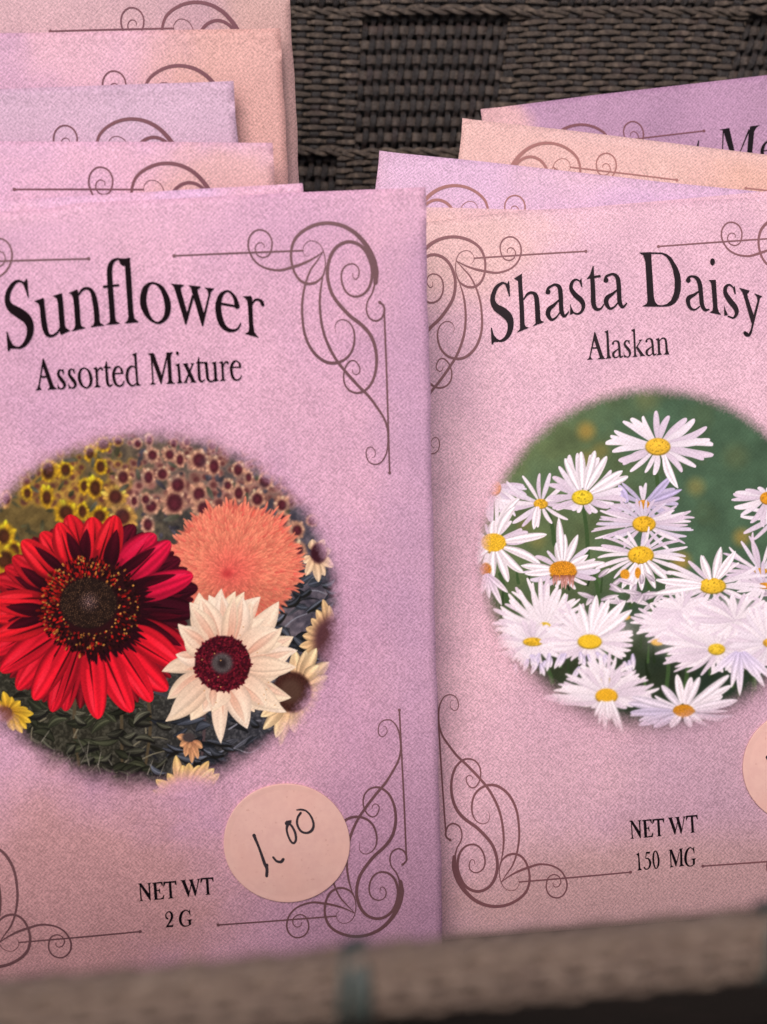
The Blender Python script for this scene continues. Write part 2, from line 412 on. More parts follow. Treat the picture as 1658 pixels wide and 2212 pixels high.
NET_WT = [
    ('p', [(150, 290), (167, 300), (192, 580), (220, 603), (140, 613), (172, 595)]),
    ('p', [(118, 280), (180, 270), (352, 500), (356, 600), (345, 592), (150, 300)]),
    ('p', [(295, 272), (370, 262), (344, 290), (360, 590), (350, 600), (333, 480), (318, 290)]),
    ('l', [(438, 262, 50), (462, 583, 50)]),
    ('p', [(385, 265), (578, 245), (588, 325), (578, 320), (545, 272), (400, 282)]),
    ('l', [(455, 415, 18), (525, 408, 16)]), ('p', [(520, 375), (530, 375), (540, 470), (532, 470), (508, 412)]),
    ('p', [(408, 592), (605, 572), (614, 495), (605, 495), (575, 555), (440, 575)]),
    *CAP_T,
    ('p', [(920, 220), (1025, 210), (1002, 228), (1087, 450), (1072, 535), (1055, 515), (945, 240)]),
    ('p', [(1080, 455), (1113, 285), (1125, 310), (1074, 535)]),
    ('p', [(1065, 210), (1165, 200), (1147, 225), (1217, 440), (1202, 520), (1185, 500), (1095, 230)]),
    ('p', [(1210, 445), (1250, 215), (1225, 198), (1295, 190), (1268, 215), (1204, 520)]),
    *moved(CAP_T, lambda x, y: (x + 697, y - 67)),
]
CAP_G = [('r', [(1090, 850, 8), (1060, 805, 14), (1005, 790, 20), (945, 840, 38), (916, 930, 46), (920, 1010, 46), (955, 1073, 32), (1010, 1093, 18), (1070, 1080, 16), (1092, 1050, 16)]),
         ('p', [(1085, 780), (1095, 785), (1105, 880), (1095, 880), (1070, 815)]), ('l', [(1093, 978, 40), (1095, 1070, 36)]),
         ('p', [(1030, 972), (1140, 962), (1115, 985), (1070, 990)])]
TWO_G = [('r', [(678, 948, 24), (652, 930, 22), (642, 880, 15), (667, 832, 14), (710, 816, 22), (748, 850, 38), (758, 920, 42), (725, 1000, 30), (678, 1072, 16), (652, 1105, 10)]),
         ('p', [(642, 1115), (665, 1075), (700, 1078), (760, 1075), (785, 1045), (775, 1105)]), *CAP_G]
NET_WT_R = moved(NET_WT, lambda x, y: (108 + 0.942 * (x - 118), 272 + 1.06 * (y - 280) + 0.005 * (x - 118)))
MG150 = [
    ('p', [(248, 932), (300, 890), (310, 1000), (328, 1200), (362, 1240), (275, 1248), (297, 1215), (285, 960)]),
    ('p', [(443, 880), (520, 878), (505, 915), (440, 915)]), ('l', [(445, 885, 12), (434, 1015, 12)]),
    ('r', [(436, 1012, 10), (480, 1012, 24), (518, 1070, 36), (519, 1150, 34), (480, 1213, 18), (432, 1220, 18), (410, 1192, 26)]),
    ('g', [(622, 855), (670, 905), (700, 1010), (703, 1080), (690, 1165), (640, 1220), (600, 1180), (570, 1070), (565, 990), (580, 900)],
     [(622, 872), (650, 920), (668, 1020), (672, 1090), (662, 1160), (640, 1205), (618, 1165), (600, 1070), (597, 990), (603, 910)]),
    ('p', [(905, 850), (925, 880), (940, 1150), (985, 1180), (905, 1190), (925, 1165)]),
    ('p', [(880, 840), (945, 835), (1047, 1090), (1032, 1178), (1018, 1160), (920, 880)]),
    ('p', [(1040, 1095), (1083, 880), (1095, 895), (1032, 1178)]),
    ('p', [(1088, 820), (1162, 812), (1142, 835), (1155, 1120), (1190, 1162), (1080, 1172), (1112, 1145), (1110, 900)]),
    *moved(CAP_G, lambda x, y: (1190 + (x - 890) * 0.92, 790 + (y - 780) * 1.19)),
]
ME_TEXT = [
    ('p', [(375, 540), (390, 545), (378, 640), (340, 650)]), ('r', [(362, 620, 34), (360, 800, 44)]),
    ('p', [(758, 345), (945, 310), (957, 370), (1022, 690), (1060, 900), (990, 900), (920, 680), (830, 360)]),
    ('p', [(822, 350), (845, 360), (825, 665), (820, 950), (795, 950), (805, 665)]),
    ('p', [(1300, 325), (1312, 380), (1165, 715), (1040, 960), (1020, 930), (1145, 712)]),
    ('p', [(1330, 280), (1480, 262), (1510, 258), (1440, 310), (1402, 380), (1360, 740), (1345, 950), (1250, 950), (1265, 735), (1300, 380)]),
    ('r', [(1880, 745, 60), (1860, 620, 50), (1780, 560, 24), (1690, 545, 26), (1600, 600, 40), (1550, 690, 62), (1540, 790, 66), (1580, 900, 60), (1680, 960, 30)]),
    ('l', [(1545, 745, 20), (1900, 700, 20)]),
]
PRICE = [
    ('r', [(545, 655, 34), (585, 750, 27), (615, 830, 28), (655, 945, 34), (680, 1000, 34), (678, 1080, 32)]),
    ('e', 545, 652, 20, 20), ('e', 683, 968, 14, 20),
    ('r', [(746, 880, 22), (785, 922, 26), (830, 928, 32), (853, 902, 32)]),
    ('r', [(905, 515, 40), (890, 580, 24), (905, 650, 22), (938, 715, 22), (968, 728, 24), (988, 690, 26), (980, 620, 26), (945, 550, 24), (912, 520, 26)]),
    ('p', [(868, 515), (885, 492), (942, 484), (940, 515), (900, 545), (875, 535)]),
    ('r', [(1038, 408, 26), (1006, 460, 24), (1002, 530, 24), (1040, 600, 24), (1100, 620, 25), (1155, 593, 30), (1175, 530, 25), (1150, 450, 22), (1100, 390, 20), (1045, 373, 22), (998, 377, 15)]),
]

# ------------------------------------------------------------------ paper
HALF_W, TOP, BOT = 35.2, 49.3, -49.5


def bulge(x, y):
    """height of the packet face in mm: seed bulge, sealed rim, a dip under the top seal"""
    u, v = np.clip(np.abs(x) / HALF_W, 0, 1), np.clip((y - BOT) / (TOP - BOT), 0, 1)
    side = 1 - u ** 4
    ends = np.clip(np.minimum(v, 1 - v) / 0.14, 0, 1)
    ends = ends * ends * (3 - 2 * ends)
    roll = -0.45 * np.exp(-((1 - v) * (TOP - BOT) / 3.0) ** 2)
    return 0.5 * side * ends + 0.14 * np.sin(x * 0.11 + y * 0.05) * ends * side + 0.022 * np.sin(x * 0.31 - y * 0.22 + 1.3) * ends + roll


def paper_colour(N, base, alt, off, blots, tint=(1, 1, 1)):
    tc = N.n('ShaderNodeTexCoord').outputs['Object']
    P = N.n('ShaderNodeVectorMath', operation='SCALE', inp={0: tc, 3: 1000.0}).outputs[0]
    Po = N.n('ShaderNodeVectorMath', operation='ADD', inp={0: P, 1: off}).outputs[0]
    mot = N.ramp(N.noise(Po, 0.045, 3, 0.55, 0.6), 0.36, 0.66)
    c = N.mix(mot, rgba(base), rgba(alt))
    n2 = N.noise(Po, 0.10, 3, 0.6, 0.3)
    sep = N.n('ShaderNodeSeparateXYZ', inp={0: P})
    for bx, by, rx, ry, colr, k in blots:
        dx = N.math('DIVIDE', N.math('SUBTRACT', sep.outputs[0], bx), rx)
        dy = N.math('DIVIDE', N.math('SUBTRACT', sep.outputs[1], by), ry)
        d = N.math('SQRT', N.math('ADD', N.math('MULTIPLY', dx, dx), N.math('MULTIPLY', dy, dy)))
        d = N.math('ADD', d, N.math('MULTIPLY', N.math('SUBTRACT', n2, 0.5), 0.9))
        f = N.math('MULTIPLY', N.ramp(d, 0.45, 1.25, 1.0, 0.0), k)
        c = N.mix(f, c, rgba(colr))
    fine = N.math('ADD', 0.88, N.math('MULTIPLY', N.noise(Po, 0.16, 4, 0.6), 0.24))
    # printed canvas grain: short diagonal dashes
    d1 = N.n('ShaderNodeMapping', vector_type='TEXTURE', inp={'Vector': Po, 'Rotation': (0, 0, 0.82), 'Scale': (0.42, 0.135, 1.0)}).outputs[0]
    d2 = N.n('ShaderNodeMapping', vector_type='TEXTURE', inp={'Vector': Po, 'Rotation': (0, 0, -0.78), 'Scale': (0.42, 0.135, 1.0)}).outputs[0]
    q1, q2 = N.noise(d1, 1.0, 1, 0.5), N.noise(d2, 1.0, 1, 0.5)
    sel = N.ramp(N.noise(Po, 2.0, 1), 0.44, 0.56)
    dash = N.math('ADD', N.math('MULTIPLY', q1, sel), N.math('MULTIPLY', q2, N.math('SUBTRACT', 1.0, sel)))
    nx = N.math('MULTIPLY', N.math('SUBTRACT', N.noise(Po, 1.9, 2), 0.5), 8.0)
    a = N.math('SINE', N.math('ADD', N.math('MULTIPLY', sep.outputs[0], 10.6), nx))
    b = N.math('SINE', N.math('ADD', N.math('MULTIPLY', sep.outputs[1], 11.4), nx))
    wv = N.math('ADD', N.math('MULTIPLY', N.math('MULTIPLY', a, b), 0.5), 0.5)
    gv = N.math('ADD', N.math('MULTIPLY', N.ramp(dash, 0.34, 0.66), 0.62), N.math('MULTIPLY', N.ramp(wv, 0.1, 0.9), 0.38))
    g = N.math('MULTIPLY', fine, N.math('ADD', 0.60, N.math('MULTIPLY', gv, 0.56)))
    col = N.n('ShaderNodeVectorMath', operation='SCALE', inp={0: c, 3: g}).outputs[0]
    return col, g, gv, P, Po


def finish_paper(N, col, gv, rough=0.5, bump=0.12, spec=0.25):
    N.link(col, N.b.inputs['Base Color'])
    N.b.inputs['Roughness'].default_value = rough
    N.b.inputs['Specular IOR Level'].default_value = spec
    bp = N.n('ShaderNodeBump', inp={'Strength': bump, 'Distance': 0.0001, 'Height': gv})
    N.link(bp.outputs[0], N.b.inputs['Normal'])
    return N.m


def paper_mat(name, look):
    N = NT(name)
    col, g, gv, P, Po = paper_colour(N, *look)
    return finish_paper(N, col, gv)


def picture_mat(name, look):
    N = NT(name)
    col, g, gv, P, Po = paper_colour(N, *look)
    at = N.n('ShaderNodeAttribute', attribute_name='print')
    gain = N.math('ADD', 0.90, N.math('MULTIPLY', gv, 0.20))
    ink = N.n('ShaderNodeVectorMath', operation='SCALE', inp={0: at.outputs['Color'], 3: gain}).outputs[0]
    c = N.mix(at.outputs['Alpha'], col, ink)
    return finish_paper(N, c, gv, 0.5, 0.08, 0.05)


def ink_mat(name, c1, c2, rough=0.5, grain=0.35, spec=0.2):
    N = NT(name)
    tc = N.n('ShaderNodeTexCoord').outputs['Object']
    n1 = N.noise(tc, 60.0, 3)
    n2 = N.noise(tc, 3600.0, 2)
    c = N.mix(N.ramp(n1, 0.35, 0.65), rgba(c1), rgba(c2))
    k = N.math('ADD', 1 - grain / 2, N.math('MULTIPLY', n2, grain))
    col = N.n('ShaderNodeVectorMath', operation='SCALE', inp={0: c, 3: k}).outputs[0]
    N.link(col, N.b.inputs['Base Color'])
    N.b.inputs['Roughness'].default_value = rough
    N.b.inputs['Specular IOR Level'].default_value = spec
    return N.m


def lift(mm, z):
    """flat mm points -> local metres on the curved face"""
    mm = np.asarray(mm, float)
    return np.column_stack([mm[:, 0] * MM, mm[:, 1] * MM, (bulge(mm[:, 0], mm[:, 1]) + z) * MM])


def print_part(name, parent, glyphs, mat, z=0.05, flip=None, zstep=0.0, fat=0.0):
    V, Fc = [], []
    for i, (gl, T) in enumerate(glyphs):
        for j, g in enumerate(gl):
            F = Flat(fat)
            F.pieces([g], T)
            p = np.array([(a, b) for a, b in F.v])
            if flip:
                p = p * np.array(flip)
            o = len(V)
            V += list(lift(p, z + zstep * j))
            Fc += [tuple(k + o for k in f) for f in F.f]
    # all prints face outwards
    me_faces = []
    for f in Fc:
        q = [V[i] for i in f]
        a = sum(q[i][0] * q[(i + 1) % len(q)][1] - q[(i + 1) % len(q)][0] * q[i][1] for i in range(len(q)))
        me_faces.append(f if a > 0 else f[::-1])
    return mesh_obj(name, V, me_faces, mat, parent)


def paper_body(parent, mat, top=None, name='paper_envelope', thick=0.7, bot=BOT, half=HALF_W, zoff=0.0, seed=0, x0=None, x1=None, taper=0.0):
    """closed envelope: curved front sheet, back sheet, folded edges"""
    r = np.random.default_rng(seed)
    nx, ny = 72, 100
    xa, xb = (-half if x0 is None else x0), (half if x1 is None else x1)
    xs = np.linspace(xa, xb, nx + 1)
    if top is None:
        ph = r.uniform(0, 6, 3)
        tp = TOP + 0.10 * np.sin(xs * 0.13 + ph[0]) + 0.05 * np.sin(xs * 0.45 + ph[1])
    else:
        tp = np.interp(xs, [t[0] for t in top], [t[1] for t in top])
        k = np.array([1, 2, 1]) / 4
        tp = np.convolve(np.pad(tp, 1, 'edge'), k, 'valid')
    vv = np.linspace(0, 1, ny + 1)
    X = np.repeat(xs[None], ny + 1, 0)
    Y = bot + vv[:, None] * (tp[None] - bot)
    X = X * (1 - taper * (1 - vv[:, None]))
    ex = 0.07 * np.sin(Y * 0.3 + seed) + 0.04 * np.sin(Y * 0.83 + seed * 2)
    X = X + ex * (np.abs(X) / half) ** 6
    Zf = bulge(X, Y) + zoff
    Zb = zoff - thick * (0.25 + 0.75 * (1 - (np.abs(X) / half).clip(0, 1) ** 8)) * np.ones_like(Y)
    V = np.vstack([np.column_stack([X.ravel(), Y.ravel(), Zf.ravel()]), np.column_stack([X.ravel(), Y.ravel(), Zb.ravel()])]) * MM
    n = nx + 1
    off = n * (ny + 1)
    F = []
    for j in range(ny):
        for i in range(nx):
            a = j * n + i
            F.append((a, a + 1, a + n + 1, a + n))
            F.append((off + a, off + a + n, off + a + n + 1, off + a + 1))
    for i in range(nx):
        F.append((i, off + i, off + i + 1, i + 1))
        a = ny * n + i
        F.append((a, a + 1, off + a + 1, off + a))
    for j in range(ny):
        a = j * n
        F.append((a, a + n, off + a + n, off + a))
        a = j * n + nx
        F.append((a, off + a, off + a + n, a + n))
    return mesh_obj(name, V, F, mat, parent, smooth=False)


def smooth_front(o):
    m = o.data
    nrm = np.empty(len(m.polygons) * 3)
    m.polygons.foreach_get('normal', nrm)
    m.polygons.foreach_set('use_smooth', list(np.abs(nrm.reshape(-1, 3)[:, 2]) > 0.7))
    return o


# ------------------------------------------------------------------ painter for the two printed flower pictures
class Canvas:
    def __init__(s, x0, x1, y0, y1, step, base):
        s.xs, s.ys, s.step = np.arange(x0, x1 + step, step), np.arange(y0, y1 + step, step), step
        s.X, s.Y = np.meshgrid(s.xs, s.ys)
        s.img = np.ones(s.X.shape + (3,)) * np.asarray(base, float)
        s.al = np.ones(s.X.shape)
        s.id = np.zeros(s.X.shape, int)

    def win(s, xa, xb, ya, yb):
        i0, i1 = np.searchsorted(s.xs, [xa, xb])
        j0, j1 = np.searchsorted(s.ys, [ya, yb])
        return slice(j0, j1), slice(i0, i1)

    def put(s, w, cov, rgb, ident=None):
        c = cov[..., None]
        s.img[w] = s.img[w] * (1 - c) + rgb * c
        if ident is not None:
            s.id[w] = np.where(cov > 0.5, ident, s.id[w])

    def noise(s, scale, seed, octaves=3, ax=1.0, ay=1.0):
        r = np.random.default_rng(seed)
        out, amp, tot = 0, 1.0, 0
        for o in range(octaves):
            k = scale / 2 ** o
            gx, gy = s.X / (k * ax), s.Y / (k * ay)
            gx, gy = gx - gx.min(), gy - gy.min()
            g = r.random((int(gy.max()) + 3, int(gx.max()) + 3))
            ix, iy = gx.astype(int), gy.astype(int)
            fx, fy = gx - ix, gy - iy
            fx, fy = fx * fx * (3 - 2 * fx), fy * fy * (3 - 2 * fy)
            v = (g[iy, ix] * (1 - fx) + g[iy, ix + 1] * fx) * (1 - fy) + (g[iy + 1, ix] * (1 - fx) + g[iy + 1, ix + 1] * fx) * fy
            out, tot, amp = out + v * amp, tot + amp, amp * 0.55
        return out / tot

    def petal(s, bx, by, tx, ty, w, c0, c1, bend=0.0, edge=0.15, streak=0.1, freq=3.0, soft=1.0, tip=0.75, base=0.4, ident=None, cm=None, mid=0.0, grad=1.0):
        L = math.hypot(tx - bx, ty - by) + 1e-6
        m = w + abs(bend) * L + 8
        sl = s.win(min(bx, tx) - m, max(bx, tx) + m, min(by, ty) - m, max(by, ty) + m)
        X, Y = s.X[sl], s.Y[sl]
        if X.size == 0:
            return
        ux, uy = (tx - bx) / L, (ty - by) / L
        T = ((X - bx) * ux + (Y - by) * uy) / L
        S = -(X - bx) * uy + (Y - by) * ux - bend * L * 4 * T * (1 - T)
        Tc = T.clip(0, 1)
        f = (base + (1 - base) * np.sin(np.clip(Tc / 0.55, 0, 1) * np.pi / 2)) * np.maximum(1 - Tc ** 3.2, 0) ** tip
        hw = np.where((T < 0) | (T > 1), -3 * s.step, w * 0.5 * f)
        cov = ((hw - np.abs(S)) / (s.step * soft) + 0.5).clip(0, 1)
        r = (np.abs(S) / np.maximum(hw, 1)).clip(0, 1)
        ph = rng.uniform(0, 6)
        k = 1 - edge * r ** 3 + streak * np.sin(S / np.maximum(hw, 2) * freq * 1.6 + ph) - mid * np.exp(-(S / np.maximum(hw, 2) / 0.16) ** 2)
        t = (Tc ** grad)[..., None]
        c0, c1 = np.asarray(c0, float), np.asarray(c1, float)
        if cm is None:
            col = c0 * (1 - t) + c1 * t
        else:
            cm = np.asarray(cm, float)
            col = np.where(t < 0.5, c0 * (1 - 2 * t) + cm * 2 * t, cm * (2 - 2 * t) + c1 * (2 * t - 1))
        s.put(sl, cov, np.clip(col * k[..., None], 0, 255), ident)

    def blob(s, cx, cy, rx, ry, c, soft=0.15, ident=None, rot=0.0, noise=0.0, alpha=1.0):
        m = max(rx, ry) * (1 + soft) + 6
        sl = s.win(cx - m, cx + m, cy - m, cy + m)
        X, Y = s.X[sl] - cx, s.Y[sl] - cy
        if X.size == 0:
            return
        ca, sa = math.cos(rot), math.sin(rot)
        d = np.sqrt(((X * ca + Y * sa) / rx) ** 2 + ((-X * sa + Y * ca) / ry) ** 2)
        cov = ((1 + soft - d) / (2 * soft)).clip(0, 1)
        cov = cov * cov * (3 - 2 * cov) * alpha
        col = np.ones(X.shape + (3,)) * np.asarray(c, float)
        if noise:
            col *= 1 + noise * (rng.random(X.shape)[..., None] - 0.5)
        s.put(sl, cov, col.clip(0, 255), ident)

    def leafstroke(s, pts, w0, w1, c, soft=1.2):
        q = catmull([(x, y, 1) for x, y in pts], 6)[:, :2]
        n = len(q)
        for i in range(n - 1):
            t = i / (n - 1)
            w = w0 * (1 - t) + w1 * t
            a, b = q[i], q[i + 1]
            sl = s.win(min(a[0], b[0]) - w - 4, max(a[0], b[0]) + w + 4, min(a[1], b[1]) - w - 4, max(a[1], b[1]) + w + 4)
            X, Y = s.X[sl], s.Y[sl]
            if X.size == 0:
                continue
            d = b - a
            h = (((X - a[0]) * d[0] + (Y - a[1]) * d[1]) / (d @ d + 1e-9)).clip(0, 1)
            dist = np.hypot(X - a[0] - h * d[0], Y - a[1] - h * d[1])
            s.put(sl, ((w * 0.5 - dist) / (s.step * soft) + 0.5).clip(0, 1), np.ones(X.shape + (3,)) * np.asarray(c, float))

    def blur(s, k):
        for _ in range(k):
            p = np.pad(s.img, ((1, 1), (1, 1), (0, 0)), 'edge')
            s.img = (p[:-2, 1:-1] + p[2:, 1:-1] + p[1:-1, :-2] + p[1:-1, 2:] + 4 * p[1:-1, 1:-1]) / 8


def paint_sunflowers():
    c = Canvas(-225, 1640, 40, 1830, 2.9, (72, 66, 60))
    n1, n2, n3 = c.noise(60, 1), c.noise(22, 2), c.noise(9, 3, 2)
    right = ((c.X - 500) / 900).clip(0, 1)[..., None]
    dark = np.array([58, 52, 40]) * (1 - right) + np.array([62, 58, 68]) * right
    lite = np.array([112, 98, 66]) * (1 - right) + np.array([120, 108, 116]) * right
    m = ((n1 * 0.4 + n2 * 0.6 - 0.36) / 0.34).clip(0, 1)[..., None]
    c.img = dark * (1 - m) + lite * m
    gold = (((560 - c.X) / 260).clip(0, 1) * ((700 - c.Y) / 200).clip(0, 1))[..., None]
    c.img = c.img * (1 - .5 * gold) + np.array([132, 102, 46]) * .5 * gold
    up = ((470 - c.Y) / 400).clip(0, 1)[..., None]
    c.img = c.img * (1 - 0.35 * up) + np.array([128, 100, 92]) * 0.35 * up
    # far rows of small heads
    for i in range(380):
        x, y = rng.uniform(100, 1480), rng.uniform(80, 420)
        r = 9 + (y - 80) * 0.07 + rng.uniform(-2, 3)
        col = (215, 165, 70) if x < 560 + rng.normal() * 60 else (208, 148, 128)
        c.blob(x, y, r, r * 0.95, np.array(col) * rng.uniform(0.6, 1.0), 0.45, alpha=0.75)
        c.blob(x + 1, y + 1, r * 0.55, r * 0.55, (86, 40, 42), 0.5, alpha=0.85)
    for i in range(170):       # leaves between the far heads
        x, y = rng.uniform(-150, 1500), rng.uniform(150, 640)
        a, L = rng.uniform(0, 6.283), rng.uniform(24, 70)
        b = np.array([104, 98, 66]) if x < 560 else np.array([104, 96, 108])
        c.petal(x, y, x + math.cos(a) * L, y + math.sin(a) * L, rng.uniform(10, 26), b * rng.uniform(.35, .8), b * rng.uniform(.5, 1.05), soft=2)
    field = [(235, 265, 56, 0), (310, 265, 46, 0), (430, 185, 42, 0), (490, 145, 36, 0), (480, 250, 40, 0), (400, 340, 38, 0), (450, 345, 52, 0), (225, 390, 52, 0),
             (315, 460, 56, 0), (395, 460, 44, 0), (470, 480, 46, 0), (545, 385, 56, .4), (585, 485, 62, .5), (130, 375, 38, 0), (25, 575, 62, 0), (75, 640, 46, 0), (20, 690, 70, 0), (-40, 640, 60, 0), (30, 400, 40, .6),
             (580, 300, 44, .8), (700, 295, 44, 1), (720, 195, 37, 1), (705, 125, 32, 1), (800, 190, 36, 1), (850, 215, 40, 1), (935, 215, 50, 1), (1005, 245, 50, 1), (820, 420, 64, 1), (835, 330, 46, 1),
             (770, 280, 34, 1), (935, 375, 52, 1), (960, 445, 48, 1), (715, 435, 42, 1), (690, 400, 30, 1), (635, 410, 33, 1), (700, 520, 44, 1), (1075, 335, 32, 1), (1125, 260, 40, 1), (1170, 300, 34, 1), (1250, 315, 42, 1), (1340, 320, 34, 1), (1210, 400, 42, 1),
             (1125, 370, 40, 1), (1330, 425, 44, 1), (1330, 500, 44, 1), (1395, 545, 42, 1), (1400, 640, 44, 1), (1280, 270, 30, 1), (560, 130, 26, .5), (650, 140, 27, 1), (820, 140, 26, 1), (880, 130, 26, 1), (1000, 150, 26, 1), (1085, 130, 25, 1), (1160, 170, 27, 1), (1470, 500, 30, 1)]
    for x, y, r, k in field:
        asp, dn_ = rng.uniform(.62, 1.05), rng.uniform(.52, .68)
        yel, crm = np.array([252, 190, 40]), np.array([246, 178, 144])
        base = yel * (1 - k) + crm * k
        c.blob(x, y, r * .95 * asp, r * .97, base * 0.7, 0.25)
        n = int(rng.integers(11, 19))
        for j in range(n):
            a = j / n * 6.283 + rng.uniform(-.3, .3)
            rr = r * rng.uniform(0.8, 1.25)
            c.petal(x + math.cos(a) * r * .35 * asp, y + math.sin(a) * r * .35, x + math.cos(a) * rr * asp, y + math.sin(a) * rr * 1.02, r * .4, base * rng.uniform(.55, .8), np.minimum(base * rng.uniform(.75, 1.25) * (1.06 if math.sin(a) < 0 else .9), 255), soft=3, tip=.6)
        dk = np.array([66, 34, 20]) * (1 - k) + np.array([74, 28, 36]) * k
        c.blob(x + r * rng.uniform(-.1, .14), y + r * rng.uniform(-.05, .12), r * dn_ * asp, r * dn_ * 1.05, dk, 0.3, noise=.6)
        c.blob(x + r * .05, y + r * .05, r * .26, r * .3, dk * 1.25, 0.5)
        a = rng.uniform(0, 6.283)
        c.blob(x + math.cos(a) * r * .8, y + math.sin(a) * r * .8, r * .6, r * .5, (70, 60, 48) if k < .5 else (76, 66, 74), .7, alpha=rng.uniform(.05, .4))
        if rng.random() < .5:
            a = rng.uniform(0, 6.283)
            c.petal(x + math.cos(a) * r, y + math.sin(a) * r, x + math.cos(a + 1) * r * 1.5, y + math.sin(a + 1) * r * 1.5, r * .5, (66, 66, 50), (104, 100, 88), soft=2)
    c.blur(4)
    # foliage below and right
    low = ((c.Y - 1050) / 150).clip(0, 1)[..., None]
    g = np.array([44, 42, 34]) * (1 - right) + np.array([52, 52, 62]) * right
    g2 = np.array([92, 88, 74]) * (1 - right) + np.array([108, 106, 116]) * right
    m2 = ((n3 * .6 + n2 * .4 - .42) / .3).clip(0, 1)[..., None]
    c.img = c.img * (1 - low) + (g * (1 - m2 * .7) + g2 * m2 * .7) * low
    for i in range(110):
        x, y = rng.uniform(-120, 1500), rng.uniform(1180, 1740)
        if i % 3 == 0:
            x, y = rng.uniform(1150, 1560), rng.uniform(720, 1600)
        a, L = rng.uniform(-.9, .9) + (math.pi if rng.random() < .5 else 0), rng.uniform(50, 150)
        b = np.array([120, 116, 96]) if x < 720 else np.array([122, 122, 134])
        k = rng.uniform(.3, .95)
        c.petal(x, y, x + math.cos(a) * L, y + math.sin(a) * L * .7, rng.uniform(10, 34), b * k * .7, b * k, bend=rng.uniform(-.2, .2), edge=.35, streak=.1, tip=.7, base=.3, soft=1.4, mid=.3)
    for x in (356, 575, 700, 960):
        c.leafstroke([(x, 1330), (x + rng.uniform(-12, 12), 1480), (x + rng.uniform(-20, 20), 1650)], 17, 12, (82, 70, 52) if x < 800 else (82, 66, 68))
    for p in ([(350, 1520), (390, 1450), (450, 1405), (540, 1420)], [(630, 1560), (680, 1530), (740, 1520), (790, 1530)], [(540, 1700), (590, 1640), (640, 1600), (690, 1560)], [(690, 1500), (680, 1420), (655, 1380)],
              [(640, 1640), (720, 1600), (800, 1580)], [(220, 1430), (160, 1470), (150, 1540)], [(1080, 1480), (1150, 1440), (1230, 1440)], [(1010, 1600), (1090, 1570), (1180, 1590), (1250, 1540)], [(1400, 880), (1470, 830), (1550, 850)], [(1330, 1010), (1390, 960), (1470, 930)]):
        c.leafstroke(p, 7, 3, (124, 116, 96) if p[0][0] < 800 else (134, 132, 142))
    for i in range(95):        # broad dark leaves
        x = rng.uniform(60, 1480)
        y = rng.uniform(1330, 1700)
        if i % 4 == 0:
            x, y = rng.uniform(1180, 1540), rng.uniform(760, 1150)
        a, L = rng.uniform(-.8, 1.0) + (math.pi if rng.random() < .5 else 0), rng.uniform(70, 150)
        b = np.array([80, 82, 62]) if x < 740 else np.array([82, 86, 98])
        k = rng.uniform(.4, 1.0)
        c.petal(x, y, x + math.cos(a) * L, y + math.sin(a) * L * .75, rng.uniform(30, 58), b * k * .7, b * k, bend=rng.uniform(-.22, .22), edge=.5, streak=.12, freq=5, tip=.9, base=.25, soft=1.2, mid=-.35)
    for i in range(80):        # grey-green leaves catching the light
        x, y = rng.uniform(120, 1500), rng.uniform(1390, 1690)
        if i % 3 == 0:
            x, y = rng.uniform(1220, 1540), rng.uniform(780, 1250)
        a, L = rng.uniform(-1.0, 1.0) + (math.pi if rng.random() < .5 else 0), rng.uniform(60, 130)
        b = np.array([112, 110, 92]) if x < 740 else np.array([118, 122, 136])
        k, bd, w_ = rng.uniform(.55, 1.05), rng.uniform(-.2, .2), rng.uniform(18, 40)
        ex, ey = x + math.cos(a) * L, y + math.sin(a) * L * .75
        c.petal(x + 5, y + 9, ex + 5, ey + 9, w_ * 1.1, (26, 24, 22), (30, 28, 26), bend=bd, tip=.9, base=.25, soft=2.5)
        c.petal(x, y, ex, ey, w_, b * k * .5, b * k, bend=bd, edge=.55, streak=.1, freq=6, tip=.9, base=.25, soft=1.2)
        c.petal(x, y, ex, ey, 5, b * k, b * k * 1.1, bend=bd, edge=0, streak=0)
    for i in range(36):     # short grass streaks at the lower rim
        x = rng.uniform(100, 900)
        y = 1560 + (x - 100) * .18 + rng.uniform(-40, 120)
        c.leafstroke([(x, y), (x + rng.uniform(-30, 40), y - rng.uniform(20, 70))], 4, 2, np.array([150, 142, 128]) * rng.uniform(.5, 1))

    def head(cx, cy, tips, r0, w, c0, c1, disc, ident=None, **kw):
        for tx, ty in tips:
            d = math.hypot(tx - cx, ty - cy)
            c.petal(cx + (tx - cx) / d * r0, cy + (ty - cy) / d * r0, tx, ty, w * rng.uniform(.9, 1.15), np.array(c0) * rng.uniform(.85, 1.05), np.array(c1) * rng.uniform(.9, 1.05), bend=rng.uniform(-.05, .05), ident=ident, **kw)
        for q in disc:
            c.blob(*q[:6], ident=ident, noise=q[8] if len(q) > 8 else 0)

    # half-seen heads at the edges
    head(40, 1400, [(x, y) for x, y in ((20, 1305), (60, 1330), (100, 1350), (135, 1385), (162, 1410), (150, 1450), (130, 1480), (110, 1500), (-30, 1340), (70, 1490))], 20, 44, (196, 140, 40), (240, 196, 60), [(20, 1410, 44, 38, (120, 70, 50), .3)])
    head(1480, 660, [(1530, 590), (1560, 640), (1545, 700), (1530, 760), (1470, 590), (1500, 790), (1570, 720), (1430, 700), (1440, 760)], 20, 46, (225, 180, 140), (248, 214, 178), [(1500, 655, 38, 48, (60, 24, 34), .25)])
    head(1560, 1060, [(1410, 1090), (1425, 1040), (1440, 1005), (1465, 960), (1490, 920), (1520, 870), (1550, 900), (1430, 1130)], 60, 46, (200, 150, 110), (248, 206, 150), [(1560, 1060, 82, 110, (88, 52, 56), .3)])
